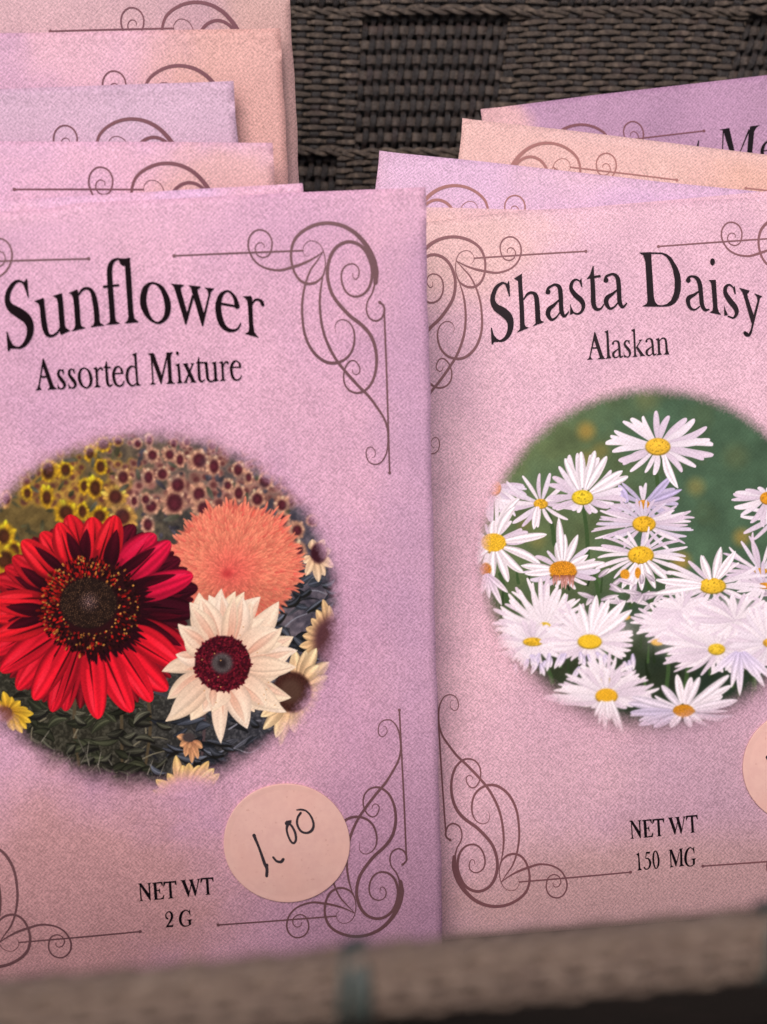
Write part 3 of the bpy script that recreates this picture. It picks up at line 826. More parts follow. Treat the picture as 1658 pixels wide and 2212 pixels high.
    head(1385, 1300, [(1390, 1110), (1440, 1110), (1490, 1100), (1550, 1165), (1545, 1230), (1500, 1180), (1540, 1290), (1520, 1340), (1500, 1400), (1460, 1450), (1320, 1560), (1390, 1500), (1300, 1520), (1240, 1480), (1440, 1480), (1230, 1420)], 70, 66, (236, 186, 140), (254, 222, 174),
         [(1375, 1305, 92, 96, (66, 36, 30), .12, None, 0, .5), (1370, 1300, 52, 56, (84, 58, 48), .4)], edge=.3)
    head(900, 1530, [(835, 1515), (850, 1560), (875, 1610), (905, 1640), (935, 1620), (955, 1570), (890, 1570)], 12, 36, (176, 116, 84), (226, 168, 120), [(890, 1520, 30, 22, (70, 60, 60), .3)])
    head(880, 1800, [(735, 1720), (765, 1745), (790, 1690), (830, 1605), (862, 1650), (893, 1640), (940, 1650), (985, 1630), (1010, 1665), (1035, 1690), (720, 1770)], 50, 62, (236, 170, 160), (250, 208, 130), [(880, 1780, 120, 60, (232, 170, 176), .5)])
    # coral ruffled head
    ccx, ccy = 1085, 745
    rim = lambda a: (1112 + 312 * math.cos(a), 705 + 292 * math.sin(a))
    c.blob(1112, 705, 292, 275, (236, 104, 84), .06, 2)
    for ring in range(26):
        k = 1 - ring / 27
        n = int(130 * k + 12)
        for j in range(n):
            a = j / n * 6.283 + rng.uniform(-.08, .08)
            ex, ey = rim(a)
            kk = k * rng.uniform(.93, 1.04)
            if ring < 2 and rng.random() < .18:
                kk *= 1.09
            tx, ty = ccx + (ex - ccx) * kk, ccy + (ey - ccy) * kk
            bx, by = ccx + (ex - ccx) * max(kk - .22, 0), ccy + (ey - ccy) * max(kk - .22, 0)
            t = rng.uniform(.86, 1.06)
            sh = 1.0 if ty < 800 else .9
            col = np.array([255, 150, 116]) * t * sh
            low_c = np.array([236, 90, 82]) * t
            mx = max(0, 1 - k / .55)
            col = col * (1 - mx) + np.array([244, 98, 90]) * t * mx
            c.petal(bx, by, tx, ty, rng.uniform(10, 20), np.minimum(low_c, 255), np.minimum(col, 255), bend=rng.uniform(-.14, .14), edge=.12, streak=.02, tip=.55, soft=1.5, ident=2)
    c.blob(1070, 750, 22, 18, (196, 62, 62), .9, 2)
    # red head
    cx, cy = 425, 905
    tips = [(330, 475, .15), (440, 485, .1), (548, 478, .1), (635, 520, .85), (735, 565, .15), (805, 600, .1), (852, 680, .9), (912, 755, .1), (935, 815, 1), (938, 930, 1), (945, 1095, .35), (925, 1150, .3), (858, 1192, 0), (790, 1300, .05), (716, 1352, 0), (622, 1402, 0), (465, 1433, 0), (310, 1397, .25), (248, 1400, .2), (165, 1345, .05),
            (85, 1295, .15), (8, 1212, .15), (-30, 1130, .2), (-20, 1050, .1), (-25, 960, .15), (-30, 880, .1), (-25, 780, .3), (28, 722, .3), (65, 672, .25), (108, 597, .05), (200, 556, .1), (280, 512, .05)]
    back = [(385, 500), (500, 520), (600, 540), (690, 545), (770, 590), (835, 640), (900, 720), (930, 870), (900, 990), (900, 1100), (820, 1250), (660, 1370), (380, 1400), (200, 1370), (120, 1310), (40, 1250), (-20, 1180), (-30, 1000), (-10, 830), (10, 740), (150, 570), (240, 530)]
    for tx, ty in back:
        d = math.hypot(tx - cx, ty - cy)
        dk = 1 if (tx > 560 and ty < 1080) else (.75 if ty < 1080 else .5)
        c1 = np.array([196, 28, 38]) * (1 - dk) + np.array([70, 12, 26]) * dk
        c.petal(cx + (tx - cx) / d * 150, cy + (ty - cy) / d * 150, cx + (tx - cx) * .97, cy + (ty - cy) * .97, 92, (40, 8, 16), c1, edge=.4, streak=.2, ident=1, tip=.6)
    for tx, ty, dk in sorted(tips, key=lambda q: -q[2]):
        d = math.hypot(tx - cx, ty - cy)
        hot = np.array([236, 30, 42]) if tx < 560 else np.array([232, 22, 66])
        if ty > 1080:
            hot = np.array([246, 28, 48])
        tipc = hot * (1 - dk) + np.array([58, 10, 24]) * dk
        midc = tipc * .92
        basec = np.array([84, 8, 22]) if (ty < 1080) else np.array([206, 22, 42])
        w = rng.uniform(112, 146)
        bx, by = cx + (tx - cx) / d * 170, cy + (ty - cy) / d * 170
        c.petal(bx, by, tx, ty, w, basec, np.minimum(tipc * 1.03, 255), cm=midc, bend=rng.uniform(-.05, .05), edge=.34, streak=.12, freq=rng.uniform(4, 7), ident=1, tip=.5, base=.42, grad=.75)
        nx, ny = -(ty - cy) / d, (tx - cx) / d
        for off in (-.16, .17):      # two dark veins
            if rng.random() < .8:
                o_ = off * w * rng.uniform(.7, 1.2)
                c.petal(bx + nx * o_, by + ny * o_, bx + (tx - bx) * rng.uniform(.7, .95) + nx * o_ * .6, by + (ty - by) * .88 + ny * o_ * .6, 11, tipc * .25, tipc * .5, ident=1, edge=0, streak=0, tip=.9)
        hl = np.minimum(tipc * 1.1 + np.array([10, 22, 20]) * (1 - dk), 255)
        o_ = rng.uniform(-.06, .06) * w + w * .26 * (-1 if ny * .6 + nx * .8 > 0 else 1)
        c.petal(bx + (tx - bx) * .35 + nx * o_, by + (ty - by) * .35 + ny * o_, bx + (tx - bx) * .93 + nx * o_ * .5, by + (ty - by) * .93 + ny * o_ * .5, w * .2, tipc, hl, ident=1, edge=0, streak=0, tip=1.0, soft=3)
        if (ty < 1120 and rng.random() < .92) or dk > .2:      # dark shadow wedge beside the petal
            nx, ny = -(ty - cy) / d, (tx - cx) / d
            k = rng.choice([-1, 1]) * w * .34
            c.petal(bx + nx * k * .8, by + ny * k * .8, bx + (tx - bx) * .78 + nx * k * .5, by + (ty - by) * .78 + ny * k * .5, w * rng.uniform(.34, .60), (30, 6, 14), (78, 8, 24), ident=1, edge=.1, tip=.9)
    for i in range(90):       # dark shade of the disc on the lower right petals
        a = rng.uniform(-.45, 1.6)
        d = rng.uniform(230, 330) if a < .9 else rng.uniform(225, 285)
        c.petal(cx + math.cos(a) * 150, cy + math.sin(a) * 150, cx + math.cos(a) * d * 1.05, cy + math.sin(a) * d, 26, (28, 8, 14), (44, 8, 18), ident=1, tip=.9, edge=.1)
    c.blob(cx + 8, cy - 2, 222, 216, (44, 14, 18), .05, 1)
    for i in range(1300):      # fringe of florets
        a = rng.uniform(0, 6.283)
        d = 128 + 100 * rng.random() ** .9
        lightside = .5 + .5 * math.cos(a - 3.7)
        x, y = cx + math.cos(a) * d * 1.02, cy + math.sin(a) * d * .99
        L = rng.uniform(8, 24)
        if rng.random() < .16 + .6 * lightside ** 2:
            colr = np.array([206, 30, 26]) * rng.uniform(.45, 1.15) if rng.random() < .86 else np.array([232, 140, 60]) * rng.uniform(.6, 1.1)
        else:
            colr = np.array([46, 12, 16]) * rng.uniform(.5, 1.2)
        c.petal(x, y, x + math.cos(a) * L, y + math.sin(a) * L, rng.uniform(7, 12), colr * .8, np.minimum(colr, 255), edge=0, streak=0, ident=1)
    for i in range(85):       # pollen dots
        a = rng.uniform(0, 6.283)
        d = rng.choice([150, 215, 190]) + rng.normal() * 14
        c.blob(cx + math.cos(a) * d, cy + math.sin(a) * d * .98, 4.2, 4.2, np.array([236, 160, 76]) * rng.uniform(.4, 1.0), .3, 1)
    dx, dy = cx - 5, cy - 15
    c.blob(dx, dy, 136, 120, (34, 20, 18), .08, 1)
    for i in range(520):       # spiral of seeds
        r = math.sqrt(i / 520) * 132
        a = i * 2.39996
        x, y = dx + math.cos(a) * r, dy + math.sin(a) * r * .88
        k = max(0, 1 - math.hypot(x - dx - 2, y - dy + 6) / 60)
        c.blob(x, y, 3.0, 3.0, np.array([88, 62, 44]) * rng.uniform(.3, 1.15) + np.array([110, 90, 100]) * k, .4, 1)
    # cream head
    cx, cy = 1050, 1172
    tips = [(940, 838), (895, 885), (985, 850), (1045, 820), (1110, 832), (1152, 835), (1185, 880), (1228, 858), (1314, 880), (1250, 960), (1330, 1000), (1382, 1045), (1330, 1080), (1402, 1110), (1395, 1188), (1330, 1215), (1372, 1332), (1350, 1400), (1270, 1392), (1200, 1400), (1166, 1478), (1110, 1430), (1042, 1548), (1000, 1400), (960, 1400), (900, 1440), (780, 1446), (830, 1380), (790, 1340), (765, 1210), (830, 1130), (840, 985), (870, 1060)]
    order = [tips[i] for i in rng.permutation(len(tips))]
    for ps in (0, 1):
        for i, (tx, ty) in enumerate(order):
            if ps == 1 and i % 2 == 0:
                continue
            d = math.hypot(tx - cx, ty - cy)
            k = 1 if ps == 0 else .93
            warm = rng.uniform(0, 1)
            c1 = np.array([255, 232, 210]) * (1 - warm * .4) + np.array([254, 220, 172]) * warm * .4
            if tx < 900 and ty > 1200:
                c1 = c1 * .95
            c.petal(cx + (tx - cx) / d * 100, cy + (ty - cy) / d * 100, cx + (tx - cx) * k, cy + (ty - cy) * k, rng.uniform(80, 140), np.array([244, 192, 164]) * rng.uniform(.88, 1.03), c1, bend=rng.uniform(-.15, .15), edge=.12, streak=.03, freq=4, ident=3, tip=1.0, base=.62, grad=.55)
            if rng.random() < .55:      # turned, shaded half of a petal
                nx, ny = -(ty - cy) / d * 20, (tx - cx) / d * 20
                c.petal(cx + (tx - cx) / d * 120 + nx, cy + (ty - cy) / d * 120 + ny, cx + (tx - cx) * k * .97, cy + (ty - cy) * k * .97, 40, (226, 166, 140), (246, 212, 186), ident=3, edge=.1, streak=.03, tip=.9, soft=1.6)
            if rng.random() < .6:
                c.petal(cx + (tx - cx) / d * 110, cy + (ty - cy) / d * 110, cx + (tx - cx) * .62 + rng.uniform(-16, 16), cy + (ty - cy) * .62 + rng.uniform(-16, 16), 12, (214, 150, 126), (238, 196, 168), ident=3, edge=0, streak=0, tip=.9)
    for i in range(70):
        a = rng.uniform(0, 6.283)
        d = rng.uniform(126, 146)
        c.petal(cx + math.cos(a) * 100, cy + math.sin(a) * 100, cx + math.cos(a) * d, cy + math.sin(a) * d, 16, (64, 10, 24), (110, 20, 34), ident=3, edge=.1)
    c.blob(cx, cy, 130, 130, (62, 12, 26), .04, 3)
    for i in range(1100):
        a, r = rng.uniform(0, 6.283), 128 * math.sqrt(rng.random())
        c.blob(cx + math.cos(a) * r, cy + math.sin(a) * r, 4.2, 4.2, np.array([118, 24, 40]) * rng.uniform(.3, 1.15), .4, 3)
    c.blob(cx - 3, cy - 2, 50, 48, (82, 72, 72), .25, 3, noise=.5)
    c.blob(cx - 3, cy - 2, 20, 22, (44, 34, 36), .5, 3)
    for i in range(18):        # speckles on the petals
        c.blob(rng.uniform(900, 1300), rng.uniform(980, 1380), 3, 3, (206, 150, 96), .4)
    # oval edge fading into the paper
    d = np.sqrt(((c.X - 690) / np.where(c.X > 690, 958, 930)) ** 2 + ((c.Y - 918) / np.where(c.Y > 918, 900, 872)) ** 2) + (n3 - .5) * .03 + (n1 - .5) * .05
    c.al = ((1.0 - d) / (.12 + .03 * ((c.Y - 900) / 800).clip(0, 1))).clip(0, 1)
    c.al = c.al * c.al * (3 - 2 * c.al)
    c.img *= 1 + .05 * (rng.random(c.X.shape)[..., None] - .5)
    return c


def paint_daisies():
    c = Canvas(225, 2000, 35, 1785, 2.9, (70, 92, 66))
    n1, n2 = c.noise(160, 11), c.noise(40, 12)
    olive = np.array([94, 108, 72])
    deep = np.array([70, 92, 70])
    t = ((c.X - 500) / 800 + (n1 - .5) * 1.5).clip(0, 1)[..., None]
    c.img = (olive * (1 - t) + deep * t) * (.72 + .34 * n1[..., None] + .26 * c.noise(90, 15)[..., None])
    low = ((c.Y - 900) / 500).clip(0, 1)[..., None]
    c.img = c.img * (1 - low * .45)
    for x, y, r, k in ((790, 280, 44, .8), (800, 425, 48, .45), (860, 375, 40, .4), (1310, 545, 44, .45), (1240, 900, 46, .9), (1530, 785, 42, .75), (500, 720, 40, .3), (560, 800, 40, .3), (1500, 400, 60, .15), (1080, 130, 60, .25)):
        c.blob(x, y, r * .9, r * .9, (190, 144, 62), .8, alpha=k * .75)
    W, SH, LV = np.array([255, 238, 243]), np.array([216, 190, 210]), np.array([188, 172, 206])
    for x0, y0, x1, y1 in ((1125, 490, 1122, 640), (775, 630, 800, 880), (610, 660, 640, 820), (380, 960, 420, 1120), (1020, 960, 1000, 1110), (830, 960, 850, 1120), (1080, 980, 1100, 1160), (350, 960, 330, 1150), (1180, 1330, 1170, 1520), (1270, 1340, 1260, 1500), (590, 1380, 630, 1480)):
        c.leafstroke([(x0, y0), ((x0 + x1) / 2 + 6, (y0 + y1) / 2), (x1, y1)], 17, 20, (62, 84, 48))
    for i in range(120):       # thin stems and leaves in the dark gaps
        x, y = rng.uniform(300, 1900), rng.uniform(960, 1700)
        c.leafstroke([(x, y), (x + rng.uniform(-25, 25), y - rng.uniform(40, 130))], rng.uniform(5, 16), 4, np.array([70, 96, 54]) * rng.uniform(.4, 1.1))

    def daisy(ident, cx, cy, rx, ry, up, dn, lf, rt, n=24, w=34, shade=0.0, disc=(232, 186, 60), a0=0.0, a1=6.283, jit=.14, lay=1, soft=1.0, tilt=0.0, br=1.0, drop=.0):
        for L in range(lay):
            for j in range(n):
                a = a0 + (a1 - a0) * (j + rng.uniform(-.35, .35)) / n
                ca, sa = math.cos(a), math.sin(a)
                Rx = rt if ca > 0 else lf
                Ry = dn if sa > 0 else up
                k = rng.uniform(.8, 1.06) * (1 if L == 0 else .93)
                tx, ty = cx + ca * Rx * k, cy + sa * Ry * k + drop * abs(ca) * 30 + tilt * ca * Rx
                s = rng.random()
                sd_ = shade if s < .55 else shade * .3
                body = W * (1 - sd_) + LV * sd_
                if rng.random() < .26 or (lay > 1 and L == 0 and rng.random() < .6):
                    body = body * .4 + SH * .6
                body = body * br
                fore = min(1, .55 + .45 * math.hypot(ca * Rx, sa * Ry) / max(rt, lf, up, dn))
                c.petal(cx + ca * rx * .7, cy + sa * ry * .7, tx, ty, w * .68 * rng.uniform(.72, 1.15) * fore, body * .93, np.minimum(body * 1.01, 255), bend=rng.uniform(-.08, .08), edge=EDGE[0], streak=.012, tip=.36, base=.34, ident=ident, soft=soft, mid=.02)
        if disc is not None:
            dc = np.array(disc, float)
            c.blob(cx, cy + ry * .12, rx * 1.06, ry * 1.06, dc * .62, .1, ident)
            c.blob(cx, cy, rx, ry, dc * .96, .12, ident, noise=.18)
            c.blob(cx - rx * .15, cy - ry * .25, rx * .6, ry * .5, np.minimum(dc * 1.08, 255), .6, ident)
            for i in range(40):
                a, r = rng.uniform(0, 6.283), math.sqrt(rng.random()) * .9
                c.blob(cx + math.cos(a) * rx * r, cy + math.sin(a) * ry * r, 4, 4, dc * rng.uniform(.72, 1.06), .5, ident)

    EDGE = [.08]
    # back to front
    daisy(3, 355, 548, 30, 34, 30, 180, 80, 170, 14, 40, .3, (236, 150, 50), a0=-.3, a1=2.2)
    daisy(0, 1690, 690, 10, 10, 90, 170, 160, 120, 16, 34, .2, None)
    daisy(4, 1652, 598, 34, 28, 60, 150, 175, 170, 18, 44, .15, (228, 152, 40), a0=.2, a1=5.9)
    daisy(5, 1062, 628, 28, 20, 110, 130, 190, 190, 18, 40, .8, (224, 150, 46), lay=1)
    c.petal(1090, 610, 1200, 490, 40, LV, LV * 1.05, ident=5)
    c.petal(1100, 615, 1245, 558, 36, LV, LV * 1.08, ident=5)
    c.petal(985, 620, 945, 535, 46, LV * 1.05, LV * 1.12, ident=5)
    daisy(6, 575, 625, 32, 22, 170, 120, 210, 190, 16, 40, .25, (236, 178, 48))
    c.petal(560, 640, 542, 748, 40, W * .95, W, ident=6)
    c.petal(470, 600, 370, 770, 44, W * .96, W, bend=.1, ident=3)
    daisy(1, 1130, 352, 56, 38, 178, 150, 268, 262, 24, 56, .12, (236, 184, 58))
    c.petal(1160, 395, 1226, 553, 44, W * .98, W, bend=.06, ident=1)
    daisy(2, 773, 594, 48, 33, 205, 82, 170, 212, 22, 54, .18, (236, 200, 50))
    for tx, ty in ((766, 378), (832, 374), (888, 400), (690, 410), (990, 496), (962, 470)):
        c.petal(773 + (tx - 773) * .2, 594 + (ty - 594) * .2, tx, ty, 44, W * .97, W, ident=2, tip=.5)
    daisy(7, 350, 812, 58, 44, 110, 175, 100, 190, 15, 44, .12, (230, 178, 44), lay=1)
    for tx, ty in ((603, 772), (575, 915), (493, 955), (420, 998), (350, 975), (265, 880), (452, 640), (352, 705), (262, 820)):
        c.petal(350 + (tx - 350) * .22, 812 + (ty - 812) * .22, tx, ty, 44, W * .97, W, bend=rng.uniform(-.06, .06), ident=7, tip=.55)
    c.blob(350, 810, 58, 43, (230, 178, 46), .1, 7, noise=.3)
    c.blob(312, 938, 28, 30, (196, 120, 30), .25, noise=.3)
    for tx, ty in ((300, 1000), (330, 1080), (390, 1110), (420, 1050), (290, 1060)):
        c.petal(320, 960, tx, ty, 34, SH, W * .96)
    daisy(8, 680, 942, 64, 42, 130, 90, 200, 200, 15, 44, .35, (214, 140, 36))
    for tx, ty in ((648, 810), (690, 770), (752, 772), (800, 870), (880, 905), (480, 920), (500, 960), (660, 690)):
        c.petal(680 + (tx - 680) * .2, 942 + (ty - 942) * .2, tx, ty, 42, W * .96, W, ident=8)
    c.blob(680, 940, 64, 42, (206, 134, 34), .1, 8, noise=.5)
    for i in range(30):
        x = rng.uniform(630, 740)
        c.petal(x, 965, x + rng.uniform(-8, 8), rng.uniform(985, 1040), 11, (150, 84, 56), (226, 170, 170), ident=8)
    daisy(9, 1065, 720, 52, 35, 120, 130, 260, 262, 22, 34, .45, (234, 180, 44), lay=2)
    daisy(10, 1050, 868, 58, 40, 130, 150, 250, 255, 21, 34, .22, (236, 184, 46))
    for tx, ty in ((1000, 1060), (1055, 1040), (1120, 1030), (960, 1030), (1180, 990)):
        c.petal(1050 + (tx - 1050) * .25, 868 + (ty - 868) * .25, tx, ty, 40, W * .97, W, ident=10)
    c.blob(975, 962, 22, 24, (222, 150, 40), .2, noise=.3)
    c.blob(1036, 955, 14, 26, (214, 140, 36), .2, noise=.3)
    for i in range(46):        # tangle of half-hidden petals behind the front row
        x, y = rng.uniform(760, 1900), rng.uniform(960, 1120)
        a = rng.uniform(0, 6.28)
        c.petal(x, y, x + math.cos(a) * 95, y + math.sin(a) * 50, 26, SH * rng.uniform(.8, 1), W * rng.uniform(.88, 1))
    daisy(11, 1620, 945, 30, 14, 180, 90, 190, 300, 26, 40, .3, (228, 160, 50))
    daisy(11, 1640, 1015, 30, 14, 120, 90, 140, 260, 22, 36, .4, (228, 150, 46))
    daisy(12, 1390, 1014, 60, 35, 150, 110, 270, 270, 21, 38, .15, (236, 188, 52))
    for tx, ty in ((1335, 870), (1430, 830), (1500, 850), (1110, 1055), (1120, 990)):
        c.petal(1390 + (tx - 1390) * .2, 1014 + (ty - 1014) * .2, tx, ty, 44, W * .97, W, ident=12)
    # the crowded bright lower rows
    EDGE[0] = .12
    daisy(13, 1200, 1200, 10, 10, 120, 100, 200, 220, 26, 42, .1, None, lay=2)
    daisy(13, 1250, 1130, 10, 10, 90, 120, 160, 200, 24, 40, .1, None, lay=2)
    c.blob(975, 1165, 26, 14, (226, 166, 50), .2)
    c.blob(1130, 1285, 30, 16, (230, 170, 60), .3)
    for x, y, rx, ry, al_ in ((1480, 1190, 330, 100, .75), (1500, 1290, 330, 70, .6), (600, 1220, 150, 70, .7), (880, 1230, 130, 70, .5), (520, 1300, 110, 50, .6)):
        c.blob(x, y, rx, ry, (246, 224, 236), .6, alpha=al_)
    daisy(14, 1410, 1316, 38, 25, 230, 130, 300, 330, 34, 46, .1, (240, 196, 52), drop=.3, lay=2)
    daisy(14, 1500, 1180, 10, 10, 130, 100, 230, 260, 28, 44, .08, None, lay=2)
    daisy(11, 1665, 1285, 34, 20, 200, 160, 200, 240, 30, 42, .25, (232, 170, 60), lay=2)
    for tx, ty in ((1520, 1540), (1590, 1450), (1640, 1500), (1700, 1480), (1450, 1420), (1480, 1500), (1380, 1440)):
        c.petal(1520 + (tx - 1520) * .1, 1330, tx, ty, 40, LV * 1.1, W * .98, ident=14)
    daisy(15, 595, 1212, 28, 22, 240, 130, 260, 190, 30, 46, .06, (238, 192, 44), lay=2)
    daisy(16, 538, 1282, 45, 19, 110, 120, 190, 180, 24, 42, .12, (236, 184, 46), lay=2)
    daisy(17, 808, 1280, 54, 32, 200, 110, 230, 220, 28, 46, .08, (238, 190, 42), lay=2)
    for tx, ty in ((840, 1060), (900, 1080), (980, 1085), (1010, 1130), (760, 1100)):
        c.petal(808 + (tx - 808) * .2, 1280 + (ty - 1280) * .2, tx, ty, 52, W * .98, W, ident=17)
    c.blob(808, 1280, 52, 30, (238, 190, 42), .1, 17, noise=.12)
    for i in range(26):
        x, y = rng.uniform(430, 1050), rng.uniform(1330, 1400)
        c.petal(x, y, x + rng.uniform(-50, 50), y + rng.uniform(40, 90), 28, LV * 1.06, W * .97)
    daisy(18, 884, 1466, 24, 17, 150, 60, 160, 160, 22, 40, .1, (236, 178, 40), soft=2)
    daisy(18, 888, 1540, 50, 32, 150, 60, 290, 260, 30, 44, .12, (234, 174, 40), soft=2.2, lay=2)
    for tx, ty in ((850, 1680), (880, 1720), (940, 1700), (970, 1730), (830, 1640), (905, 1660)):
        c.petal(888 + (tx - 888) * .3, 1560, tx, ty, 32, W * .97, W * .95, ident=18, soft=3)
    c.blob(888, 1536, 48, 31, (234, 174, 42), .15, 18, noise=.15)
    daisy(19, 1255, 1612, 50, 30, 90, 80, 255, 240, 18, 38, .55, (206, 134, 34), soft=1.6, lay=1)
    for tx, ty, lv in ((990, 1575, .6), (1010, 1545, .4), (1000, 1620, .8), (1040, 1680, .7), (1110, 1690, .7), (1222, 1438, 0), (1290, 1450, .1), (1330, 1450, .1), (1400, 1500, .1), (1480, 1490, .1), (1440, 1540, .1), (1470, 1440, .1), (1150, 1490, .3), (1510, 1560, .2), (1340, 1660, .1), (1290, 1690, .2), (1190, 1690, .2)):
        c.petal(1255 + (tx - 1255) * .2, 1612 + (ty - 1612) * .2, tx, ty, 42, (W * (1 - lv) + LV * lv) * .97, W * (1 - lv) + LV * lv, ident=19, soft=1.6, tip=.5)
    c.blob(1255, 1610, 48, 29, (204, 132, 34), .12, 19, noise=.3)
    # the crowded lower heads are overexposed and slightly soft in the print
    sharp = c.img.copy()
    c.blur(5)
    k = (((c.Y - 960) / 260).clip(0, 1) * .75)[..., None]
    glow = k * ((c.img.mean(-1, keepdims=True) - 150) / 80).clip(0, 1)
    c.img = sharp * (1 - k) + c.img * k
    c.img = c.img * (1 - .35 * glow) + np.array([255, 240, 246]) * .35 * glow
    d = np.sqrt(((c.X - 1110) / 858) ** 2 + ((c.Y - 912) / np.where(c.Y > 912, 856, 872)) ** 2) + (c.noise(7, 13, 2) - .5) * .03 + (n2 - .5) * .012
    c.al = ((1.0 - d) / (.10 + .10 * ((c.Y - 900) / 800).clip(0, 1))).clip(0, 1)
    c.al = c.al * c.al * (3 - 2 * c.al)
    c.img *= 1 + .04 * (rng.random(c.X.shape)[..., None] - .5)
    return c


def build_picture(parent, canvas, T, mat, names, z=0.04):
    """the painted sheet becomes one mesh per printed flower plus the picture's own ground"""
    h, w = canvas.X.shape
    mm = T(np.column_stack([canvas.X.ravel(), canvas.Y.ravel()]))
    P = lift(mm, z)
    colr = np.column_stack([lin(canvas.img.reshape(-1, 3).clip(0, 255)) * PRINT_GAIN, canvas.al.ravel()]).astype(np.float32)
    idx = np.arange(h * w).reshape(h, w)
    quads = np.stack([idx[1:, :-1], idx[1:, 1:], idx[:-1, 1:], idx[:-1, :-1]], -1).reshape(-1, 4)
    qid = canvas.id[:-1, :-1].ravel()
    keep = canvas.al.ravel()[quads].max(1) > 0.002
    # only the part of the sheet that lies on the paper
    keep &= (np.abs(mm[quads][:, :, 0]).max(1) < HALF_W - 0.3)
    quads, qid = quads[keep], qid[keep]
    main = None
    for k in sorted(set(qid.tolist())):
        if k != 0 and k not in names:
            qid[qid == k] = 0
    for k in sorted(set(qid.tolist())):
        q = quads[qid == k]
        used, inv = np.unique(q, return_inverse=True)
        me = bpy.data.meshes.new(names[k])
        me.vertices.add(len(used))
        me.vertices.foreach_set('co', P[used].astype(np.float32).ravel())
        nq = len(q)
        me.loops.add(nq * 4)
        me.loops.foreach_set('vertex_index', inv.ravel().astype(np.int32))
        me.polygons.add(nq)
        me.polygons.foreach_set('loop_start', np.arange(0, nq * 4, 4, dtype=np.int32))
        me.update(calc_edges=True)
        at = me.attributes.new('print', 'FLOAT_COLOR', 'POINT')
        at.data.foreach_set('color', colr[used].ravel())
        me.materials.append(mat)
        o = bpy.data.objects.new(names[k], me)
        COL.objects.link(o)
        if main is None:
            main = o
            o.parent = parent
        else:
            o.parent = main
    return main


PRINT_GAIN = 0.97

# ------------------------------------------------------------------ the setting: table under the basket
Nt = NT('shade_black_table')
tc = Nt.n('ShaderNodeTexCoord').outputs['Object']
Nt.link(Nt.mix(Nt.noise(tc, 40, 4), (0.012, 0.008, 0.006, 1), (0.03, 0.018, 0.012, 1)), Nt.b.inputs['Base Color'])  # near-black colour stands in for the shade below the rim
Nt.b.inputs['Roughness'].default_value = 0.6
t = mesh_obj('tabletop', [(-3, -2, 0.016), (3, -2, 0.016), (3, 3, 0.016), (-3, 3, 0.016)], [(0, 1, 2, 3)], Nt.m)
t['kind'] = 'structure'
t['label'] = 'tabletop under the woven basket, coloured dark for shade'
t['category'] = 'tabletop'

Nw = NT('orange_wood')
tc = Nw.n('ShaderNodeTexCoord').outputs['Object']
mp = Nw.n('ShaderNodeMapping', inp={'Vector': tc, 'Scale': (6, 160, 160)})
Nw.link(Nw.mix(Nw.noise(mp.outputs[0], 3, 4), (0.30, 0.085, 0.02, 1), (0.42, 0.15, 0.04, 1)), Nw.b.inputs['Base Color'])
Nw.b.inputs['Roughness'].default_value = 0.45
bx0, bx1, by0, by1, bz0, bz1, bev = -0.0031, 0.0046, 0.0365, 0.0395, 0.0162, 0.0970, 0.0005
BV = []
for z, e in ((bz0, bev), (bz0 + bev, 0), (bz1 - bev, 0), (bz1, bev)):
    BV += [(bx0 + e, by0 + e, z), (bx1 - e, by0 + e, z), (bx1 - e, by1 - e, z), (bx0 + e, by1 - e, z)]
BF = [(3, 2, 1, 0), (12, 13, 14, 15)] + [(r * 4 + i, r * 4 + (i + 1) % 4, r * 4 + 4 + (i + 1) % 4, r * 4 + 4 + i) for r in range(3) for i in range(4)]
bo = mesh_obj('wooden_stake', BV, BF, Nw.m)
bo['label'] = 'orange brown wooden stake standing in front of the basket rim, out of focus'
bo['category'] = 'stake'

# ------------------------------------------------------------------ woven basket
def wicker_mat(name, c1, c2, c3):
    N = NT(name)
    uv = N.n('ShaderNodeUVMap').outputs[0]
    mp = N.n('ShaderNodeMapping', inp={'Vector': uv, 'Scale': (0.7, 14.0, 1.0)})
    f1 = N.noise(mp.outputs[0], 2.2, 4, 0.65)
    f2 = N.noise(uv, 0.9, 2)
    tc = N.n('ShaderNodeTexCoord').outputs['Object']
    f3 = N.noise(tc, 240, 2)
    c = N.mix(N.ramp(f1, 0.3, 0.7), rgba(c1), rgba(c2))
    c = N.mix(N.math('MULTIPLY', N.ramp(f2, 0.45, 0.75), 0.55), c, rgba(c3))
    c = N.mix(N.math('MULTIPLY', N.ramp(f3, 0.5, 0.8), 0.35), c, rgba((84, 62, 60)))
    N.link(c, N.b.inputs['Base Color'])
    N.b.inputs['Roughness'].default_value = 0.4
    N.b.inputs['Specular IOR Level'].default_value = 0.45
    bp = N.n('ShaderNodeBump', inp={'Strength': 0.8, 'Distance': 0.0003, 'Height': f1})
    N.link(bp.outputs[0], N.b.inputs['Normal'])
    return N.m


WICK = wicker_mat('brown_wicker', (38, 30, 27), (106, 90, 78), (142, 122, 106))
WICK_SHADE = wicker_mat('shade_wicker', (26, 20, 18), (48, 39, 36), (70, 58, 52))  # darker copy of the same wicker, shade put into the strand colour
WICK_MID = wicker_mat('half_shade_wicker', (38, 30, 27), (80, 67, 59), (106, 90, 79))  # in-between copy, light from above painted on upright bands' cross strands
Nb = NT('dark_backing')
Nb.b.inputs['Base Color'].default_value = (0.012, 0.009, 0.009, 1)
Nb.b.inputs['Roughness'].default_value = 0.8


